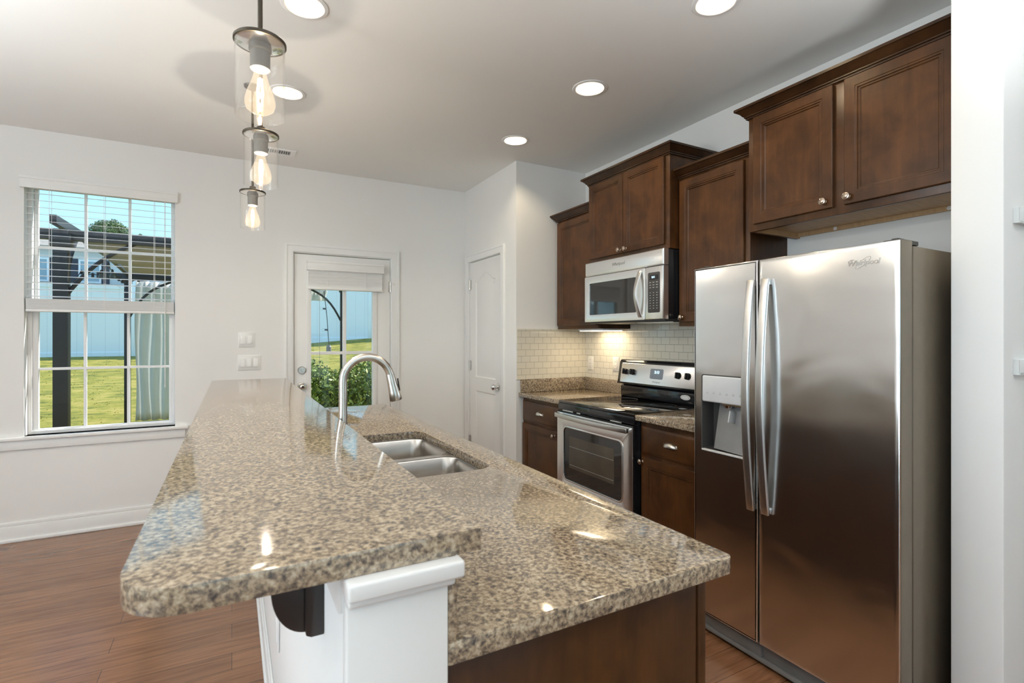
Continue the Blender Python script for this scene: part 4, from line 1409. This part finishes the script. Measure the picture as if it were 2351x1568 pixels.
def fridge_handle(parent, y):
    rings = []
    n = 24
    for k in range(n + 1):
        t = k / n
        z = .640 + .945 * t
        x = FXf - .022 - .036 * math.sin(PI * t)
        rings.append([(x, y - .0165, z), (x, y + .0165, z), (x + .014, y + .0165, z), (x + .014, y - .0165, z)])
    m = MB().loft(rings)
    for z in (.655, 1.57):
        m.box(FXf - .014, FXf + .001, y - .012, y + .012, z - .012, z + .012)
    return obj('handle', m, handle_m, parent, bev=.0035, smooth=60)


fridge_handle(fzd, 1.376)
fridge_handle(fd, 1.311)
gb = MB().box(1.925, 1.975, FY0 + .004, FY1 - .004, .018, .090)
gb.box(1.905, 1.93, FY0 + .004, FY1 - .004, .012, .030)
gr_ = obj('base_grille', gb, grey_m, fr, bev=.006)
obj('grille_cover', MB().box(1.913, 1.93, 1.36, 1.60, .030, .088), grey_m, gr_, bev=.004)
obj('foot', MB().box(1.96, 2.02, FY0 + .03, FY0 + .09, 0, .032).box(1.96, 2.02, FY1 - .09, FY1 - .03, 0, .032).box(2.52, 2.58, FY0 + .03, FY0 + .09, 0, .032).box(2.52, 2.58, FY1 - .09, FY1 - .03, 0, .032), black_m, fr, smooth=0)
for y0, y1 in ((FY0 + .006, FY0 + .062), (FY1 - .062, FY1 - .010)):
    obj('hinge_cover', MB().box(1.905, 2.02, y0, y1, 1.655, 1.671).box(1.925, 1.965, (y0 + y1) / 2 - .012, (y0 + y1) / 2 + .012, 1.67, 1.678), dgrey_m, fr, bev=.004)
# maker's script badge with its looped ring
F = f_(.957, 1.604, FXf - .0006)
bd = text_mb('Whirlpool', .0245, F, .0008, .22, .0006)
ring = []
n = 40
o1, o2 = [], []
for k in range(n):
    t = 2 * PI * k / n
    a, b = .030 * math.cos(t), .0095 * math.sin(t)
    o1.append((a * .80 - b * .60, a * .60 + b * .80))
    a, b = .0285 * math.cos(t), .0080 * math.sin(t)
    o2.append((a * .80 - b * .60, a * .60 + b * .80))
bd.plate(o1, [o2], F, -.0004, .0004)
bd.plate([(-.046, .010), (-.026, .0115), (-.028, .0135), (-.038, .0140)], [], F, -.0004, .0004)
obj('logo_badge', bd, logo_m, fd, smooth=0)

# ------------------------------------------------------------------ outdoors
pt = struct('trim_6', MB().box(-7, 8, YB + .157, YB + .16 + .01, -.3, .0), conc_m, smooth=0)


def hz(x, y):
    if y < 9.4:
        return 0.0
    k = (y - 9.4) / 6.8
    rise = .86 + max(0, min(7, x + 1.5)) * .085
    return min(k, 1.25) * rise


mb = MB()
nx, ny = 46, 40
X0, X1, Y0, Y1 = -12, 11, YB + .17, 19
for j in range(ny + 1):
    for i in range(nx + 1):
        x = X0 + (X1 - X0) * i / nx
        y = Y0 + (Y1 - Y0) * j / ny
        mb.v.append((x, y, hz(x, y)))
for j in range(ny):
    for i in range(nx):
        a = j * (nx + 1) + i
        mb.f.append((a, a + 1, a + nx + 2, a + nx + 1))
for k in range(4000):
    y = 5.6 + 10.6 * random.random()
    x = -.31 * y * random.random() * 1.15 + .1 if random.random() < .8 else .8 + 2.4 * random.random()
    z = hz(x, y)
    a = random.random() * PI
    h = .008 + .010 * random.random()
    wv = .006 + .006 * random.random()
    dx, dy2 = math.cos(a) * wv, math.sin(a) * wv
    lx, ly = random.uniform(-.03, .03), random.uniform(-.03, .03)
    b = len(mb.v)
    mb.v += [(x - dx, y - dy2, z - .002), (x + dx, y + dy2, z - .002), (x + lx, y + ly, z + h)]
    mb.f.append((b, b + 1, b + 2))
lw = obj('lawn', mb, grass_m, org=(0, 10, 0), smooth=0, fixn=False)
tag(lw, 'sunlit yellow green back lawn rising to the white fence', 'grass', kind='stuff')

fn = empty('vinyl_fence', (0, 16.2, .8), 'tall white vinyl privacy fence across the back of the yard', 'fence')
FYY = 16.25
for i in range(9):
    x0 = -8.2 + 2.0 * i
    zb = hz(x0 + 1, FYY)
    obj('panel', MB().box(x0 + .06, x0 + 1.94, FYY, FYY + .04, zb - .1, zb + 1.78).box(x0 + .06, x0 + 1.94, FYY - .015, FYY + .055, zb + 1.70, zb + 1.80).box(x0 + .06, x0 + 1.94, FYY - .015, FYY + .055, zb - .1, zb + .10), board_m, fn, smooth=0)
    obj('post', MB().box(x0 - .06, x0 + .06, FYY - .04, FYY + .08, zb - .15, zb + 1.90), fence_m, fn, bev=.01)

# house beyond the fence
hs = empty('neighbor_house', (-7, 44, 0), 'pale sided neighbouring house with dark shutters beyond the fence', 'house')
HY = 44.0
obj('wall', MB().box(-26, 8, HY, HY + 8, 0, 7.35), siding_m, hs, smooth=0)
obj('roof', MB().loft([[(-26.6, HY - .5, 7.3), (-26.6, HY + 4, 9.15), (-26.6, HY + 8.5, 7.3), (-26.6, HY + 8.5, 7.1), (-26.6, HY - .5, 7.1)], [(8.6, HY - .5, 7.3), (8.6, HY + 4, 9.15), (8.6, HY + 8.5, 7.3), (8.6, HY + 8.5, 7.1), (8.6, HY - .5, 7.1)]]), roof_m, hs, smooth=0)
obj('porch_roof', MB().box(-26.4, 8.4, HY - 2.6, HY, 4.25, 4.75), roof_m, hs, smooth=0)
for x in (-11.1, -8.39, -4.6, -14.6):
    wn = obj('window', MB().plate([(x - .6, 5.0), (x + .6, 5.0), (x + .6, 6.54), (x - .6, 6.54)], [[(x - .5, 5.1), (x + .5, 5.1), (x + .5, 6.44), (x - .5, 6.44)]], AX['-Y'](HY - .06), 0, .1), fence_m, hs, smooth=0)
    obj('window_pane', MB().box(x - .5, x + .5, HY - .03, HY + .02, 5.1, 6.44), wpane_m, wn, smooth=0)
    for s in (-1, 1):
        obj('shutter', MB().box(x + s * .84 - .21, x + s * .84 + .21, HY - .07, HY, 4.98, 6.58), shut_m, wn, smooth=0)


def leaves(mb, c, rad, n, size, shell=.55, flat=None):
    for k in range(n):
        while True:
            p = Vector((random.uniform(-1, 1), random.uniform(-1, 1), random.uniform(-1, 1)))
            if shell < p.length <= 1:
                break
        q = Vector((c[0] + p.x * rad[0], c[1] + p.y * rad[1], c[2] + p.z * rad[2]))
        u = Vector((random.gauss(0, 1), random.gauss(0, 1), random.gauss(0, 1))).normalized()
        v = u.cross(Vector((random.gauss(0, 1), random.gauss(0, 1), random.gauss(0, 1)))).normalized()
        s = size * random.uniform(.6, 1.3)
        b = len(mb.v)
        mb.v += [tuple(q - u * s), tuple(q + v * s * .45), tuple(q + u * s), tuple(q - v * s * .45)]
        mb.f.append((b, b + 1, b + 2, b + 3))


for (x, y, zc, r, lab) in ((-9.98, 62, 10.9, 1.95, 'round leafy tree rising above the neighbouring roof'), (-8.4, 66, 11.2, 1.0, 'small treetop just showing above the pergola beam')):
    t = empty('tree', (x, y, 0), lab, 'tree', 'trees behind the house')
    obj('trunk', MB().tube([(x, y, 0), (x + .1, y, zc * .5), (x, y, zc)], [.35, .25, .1], 10), bark_m, t)
    m2 = MB()
    for k in range(16):
        a = random.random() * 2 * PI
        rr = random.random() ** .5
        leaves(m2, (x + r * .75 * rr * math.cos(a), y + r * .6 * math.sin(a) * rr, zc + random.uniform(-.45, .75) * r * (1 - .45 * rr)), (r * .40, r * .40, r * .36), 900, .10, .2)
    leaves(m2, (x, y, zc + .25 * r), (r * .3, r * .3, r * .75), 900, .10, .2)
    leaves(m2, (x, y, zc - .7 * r), (r, r, r * .6), 3500, .12, .2)
    obj('foliage', m2, tree_m, t, smooth=0, fixn=False)

sh = empty('hedge_shrub', (.95, 6.4, 0), 'dense clipped green shrub just outside the glazed back door', 'shrub')
m2 = MB()
core = MB()
for k in range(75):
    cx, cy, cz = random.uniform(.15, 1.62), random.uniform(6.0, 6.8), random.uniform(.22, .92)
    leaves(m2, (cx, cy, cz), (.24, .24, .22), 260, .030, .35)
obj('foliage', m2, leaf_m, sh, smooth=0, fixn=False)
for k in range(26):
    x, y = random.uniform(.2, 1.6), random.uniform(6.1, 6.7)
    core.tube([(x, y, 0), (x + random.uniform(-.1, .1), y, .5), (x + random.uniform(-.2, .2), y + random.uniform(-.1, .1), 1.0)], [.012, .009, .004], 6)
obj('stems', core, bark_m, sh)

pg = empty('pergola', (.2, 7.8, 0), 'black metal pergola with a draped beige canvas canopy on the lawn', 'pergola')
for x, y in ((-1.345, 6.0), (-1.385, 9.6), (1.755, 9.6), (1.8, 6.0)):
    big = .105 if y < 7 else .075
    obj('post', MB().box(x - big / 2, x + big / 2, y - big / 2, y + big / 2, 0, 2.32).box(x - big * .7, x + big * .7, y - big * .7, y + big * .7, 2.16, 2.27), pgl_m, pg, bev=.004)
for y in (6.0, 9.6):
    obj('beam', MB().box(-1.75, 2.2, y - .035, y + .035, 2.225, 2.318), pgl_m, pg, bev=.004)
for x in (-1.36, .2, 1.79):
    pts = []
    for k in range(15):
        t = k / 14
        y = 5.80 + 4.1 * t
        z = 2.375 - .10 * t + .06 * math.sin(PI * t)
        pts.append((x, y, z))
    q = MB()
    for a, b in zip(pts[:-1], pts[1:]):
        q.beam(a, b, .05, .075)
    obj('rafter', q, pgl_m, pg)


def brace(p, q, bow):
    p, q = Vector(p), Vector(q)
    pts = []
    for k in range(9):
        t = k / 8
        pts.append(p.lerp(q, t) + Vector(bow) * math.sin(PI * t))
    return MB().tube(pts, .018, 8)


obj('brace', brace((-1.32, 6.0, 1.72), (-.80, 6.0, 2.24), (-.03, 0, .05)), pgl_m, pg)
obj('brace', brace((-1.345, 6.05, 1.72), (-1.36, 6.55, 2.30), (0, -.02, .05)), pgl_m, pg)
obj('brace', brace((-1.36, 9.58, 1.65), (-.78, 9.58, 2.23), (-.06, 0, .08)), pgl_m, pg)
obj('brace', brace((1.72, 9.58, 1.65), (1.12, 9.58, 2.23), (.06, 0, .08)), pgl_m, pg)
m2 = MB()
nU, nV = 12, 30
for j in range(nV + 1):
    for i in range(nU + 1):
        u, v = i / nU, j / nV
        x = -1.28 + 3.0 * u
        y = 6.1 + 3.4 * v
        z = 2.325 - .06 * abs(math.sin(PI * v * 3)) - .02 * math.sin(PI * u)
        m2.v.append((x, y, z))
for j in range(nV):
    for i in range(nU):
        a = j * (nU + 1) + i
        m2.f.append((a, a + 1, a + nU + 2, a + nU + 1))
o = obj('canopy', m2, canvas_m, pg, smooth=80, label='beige canvas canopy')
so_ = o.modifiers.new('thick', 'SOLIDIFY')
so_.thickness = .004


def curtain(x0, x1, y, ztop, zbot, folds, amp, label, pinch=None):
    m = MB()
    nx_, nz_ = folds * 8, 16
    for j in range(nz_ + 1):
        t = j / nz_
        z = zbot + (ztop - zbot) * t
        sc_ = 1.0 if pinch is None else 1 - pinch * (1 - abs(2 * t - 1.0))
        for i in range(nx_ + 1):
            u = i / nx_
            x = (x0 + x1) / 2 + (u - .5) * (x1 - x0) * sc_ + .012 * math.sin(7 * t + 9 * u)
            yy = y + amp * math.sin(2 * PI * folds * u + .6 * math.sin(4 * t)) * (.6 + .4 * (1 - t))
            m.v.append((x, yy, z))
    for j in range(nz_):
        for i in range(nx_):
            a = j * (nx_ + 1) + i
            m.f.append((a, a + 1, a + nx_ + 2, a + nx_ + 1))
    o = obj('outdoor_curtain', m, curt_m, smooth=80)
    sd = o.modifiers.new('thick', 'SOLIDIFY')
    sd.thickness = .003
    tag(o, label, 'curtain', 'white curtains of the pergola')
    return o


curtain(-1.30, -.60, 9.70, 2.215, .06, 5, .05, 'long white curtain hanging from the pergola beam seen through the window')
curtain(1.02, 1.50, 9.70, 2.215, 2.0, 3, .04, 'white curtain gathered up high at the pergola seen through the back door')

sl_ = empty('string_lights', (-1.0, 6.4, 1.7), 'black string of clear globe bulbs slung under the pergola', 'string lights')
ss, cc = math.sin(.5004), math.cos(.5004)


def at(px, py, y):
    u = (px - 1175.5) / 1176.5
    d = y / (cc - u * ss)
    return Vector((d * (ss + u * cc), y, 1.3504 - (py - 774) / 1176.5 * d))


BP = [(187, 636), (213, 643), (232, 636), (249, 619), (258, 634), (273, 652), (281, 657), (318, 654), (215, 563), (326, 572)]
Yb_ = [6.3, 6.3, 6.35, 6.4, 6.5, 6.6, 6.7, 6.8, 6.25, 6.25]
ch = []
for (a, b), y in zip(BP, Yb_):
    p = at(a, b - 9, y)
    ch.append(p)
    bu = obj('socket', MB().lathe([(.0, .034), (.010, .034), (.012, .020), (.012, .0), (.0, .0)], tuple(p - Vector((0, 0, .01))), 'Z', 12), pgl_m, sl_)
    obj('bulb', MB().lathe([(.009, 0), (.014, -.010), (.024, -.026), (.0255, -.036), (.021, -.05), (.010, -.059), (.0, -.061)], tuple(p - Vector((0, 0, .01))), 'Z', 16), gbulb_m, bu)
cab = MB()


def swag(a, b, s, n=10):
    return [a.lerp(b, k / n) - Vector((0, 0, s * math.sin(PI * k / n))) for k in range(n + 1)]


up = Vector((0, 0, .03))
st_ = Vector((-1.30, 6.05, 1.85))
for a, b in zip([st_] + ch[:7], ch[:7] + [ch[7]]):
    cab.tube(swag(a + up * (a is not st_), b + up, .03), .004, 6)
cab.tube(swag(ch[8] + up, Vector((ch[8].x, 6.05, 2.24)), 0), .004, 6).tube(swag(ch[9] + up, Vector((ch[9].x, 6.05, 2.24)), 0), .004, 6)
cab.tube(swag(ch[3] + up, at(246, 610, 6.6), .0), .004, 6)
obj('cable', cab, pgl_m, sl_)

hgl = empty('hanging_cord', (.9, 5.7, 1.2), 'black cord of small bulbs hanging to a dark socket outside the back door', 'string lights')
p0, p1_ = at(744, 668, 5.6), at(755, 792, 5.6)
obj('cable', MB().tube([p0, p0.lerp(p1_, .5) + Vector((.006, 0, 0)), p1_], .004, 6), pgl_m, hgl)
for t in (.33, .72):
    p = p0.lerp(p1_, t)
    sk_ = obj('socket', MB().tube([p, p + Vector((-.028, 0, .002))], .009, 10), pgl_m, hgl)
    obj('bulb', MB().lathe([(.006, 0), (.016, -.012), (.017, -.022), (.0, -.036)], (p.x - .026, p.y, p.z), 'X', 12), gbulb_m, sk_)
obj('lantern', MB().lathe([(.0, 0), (.018, 0), (.020, -.012), (.026, -.02), (.026, -.07), (.020, -.078), (.0, -.08)], tuple(p1_), 'Z', 16), grey_m, hgl)
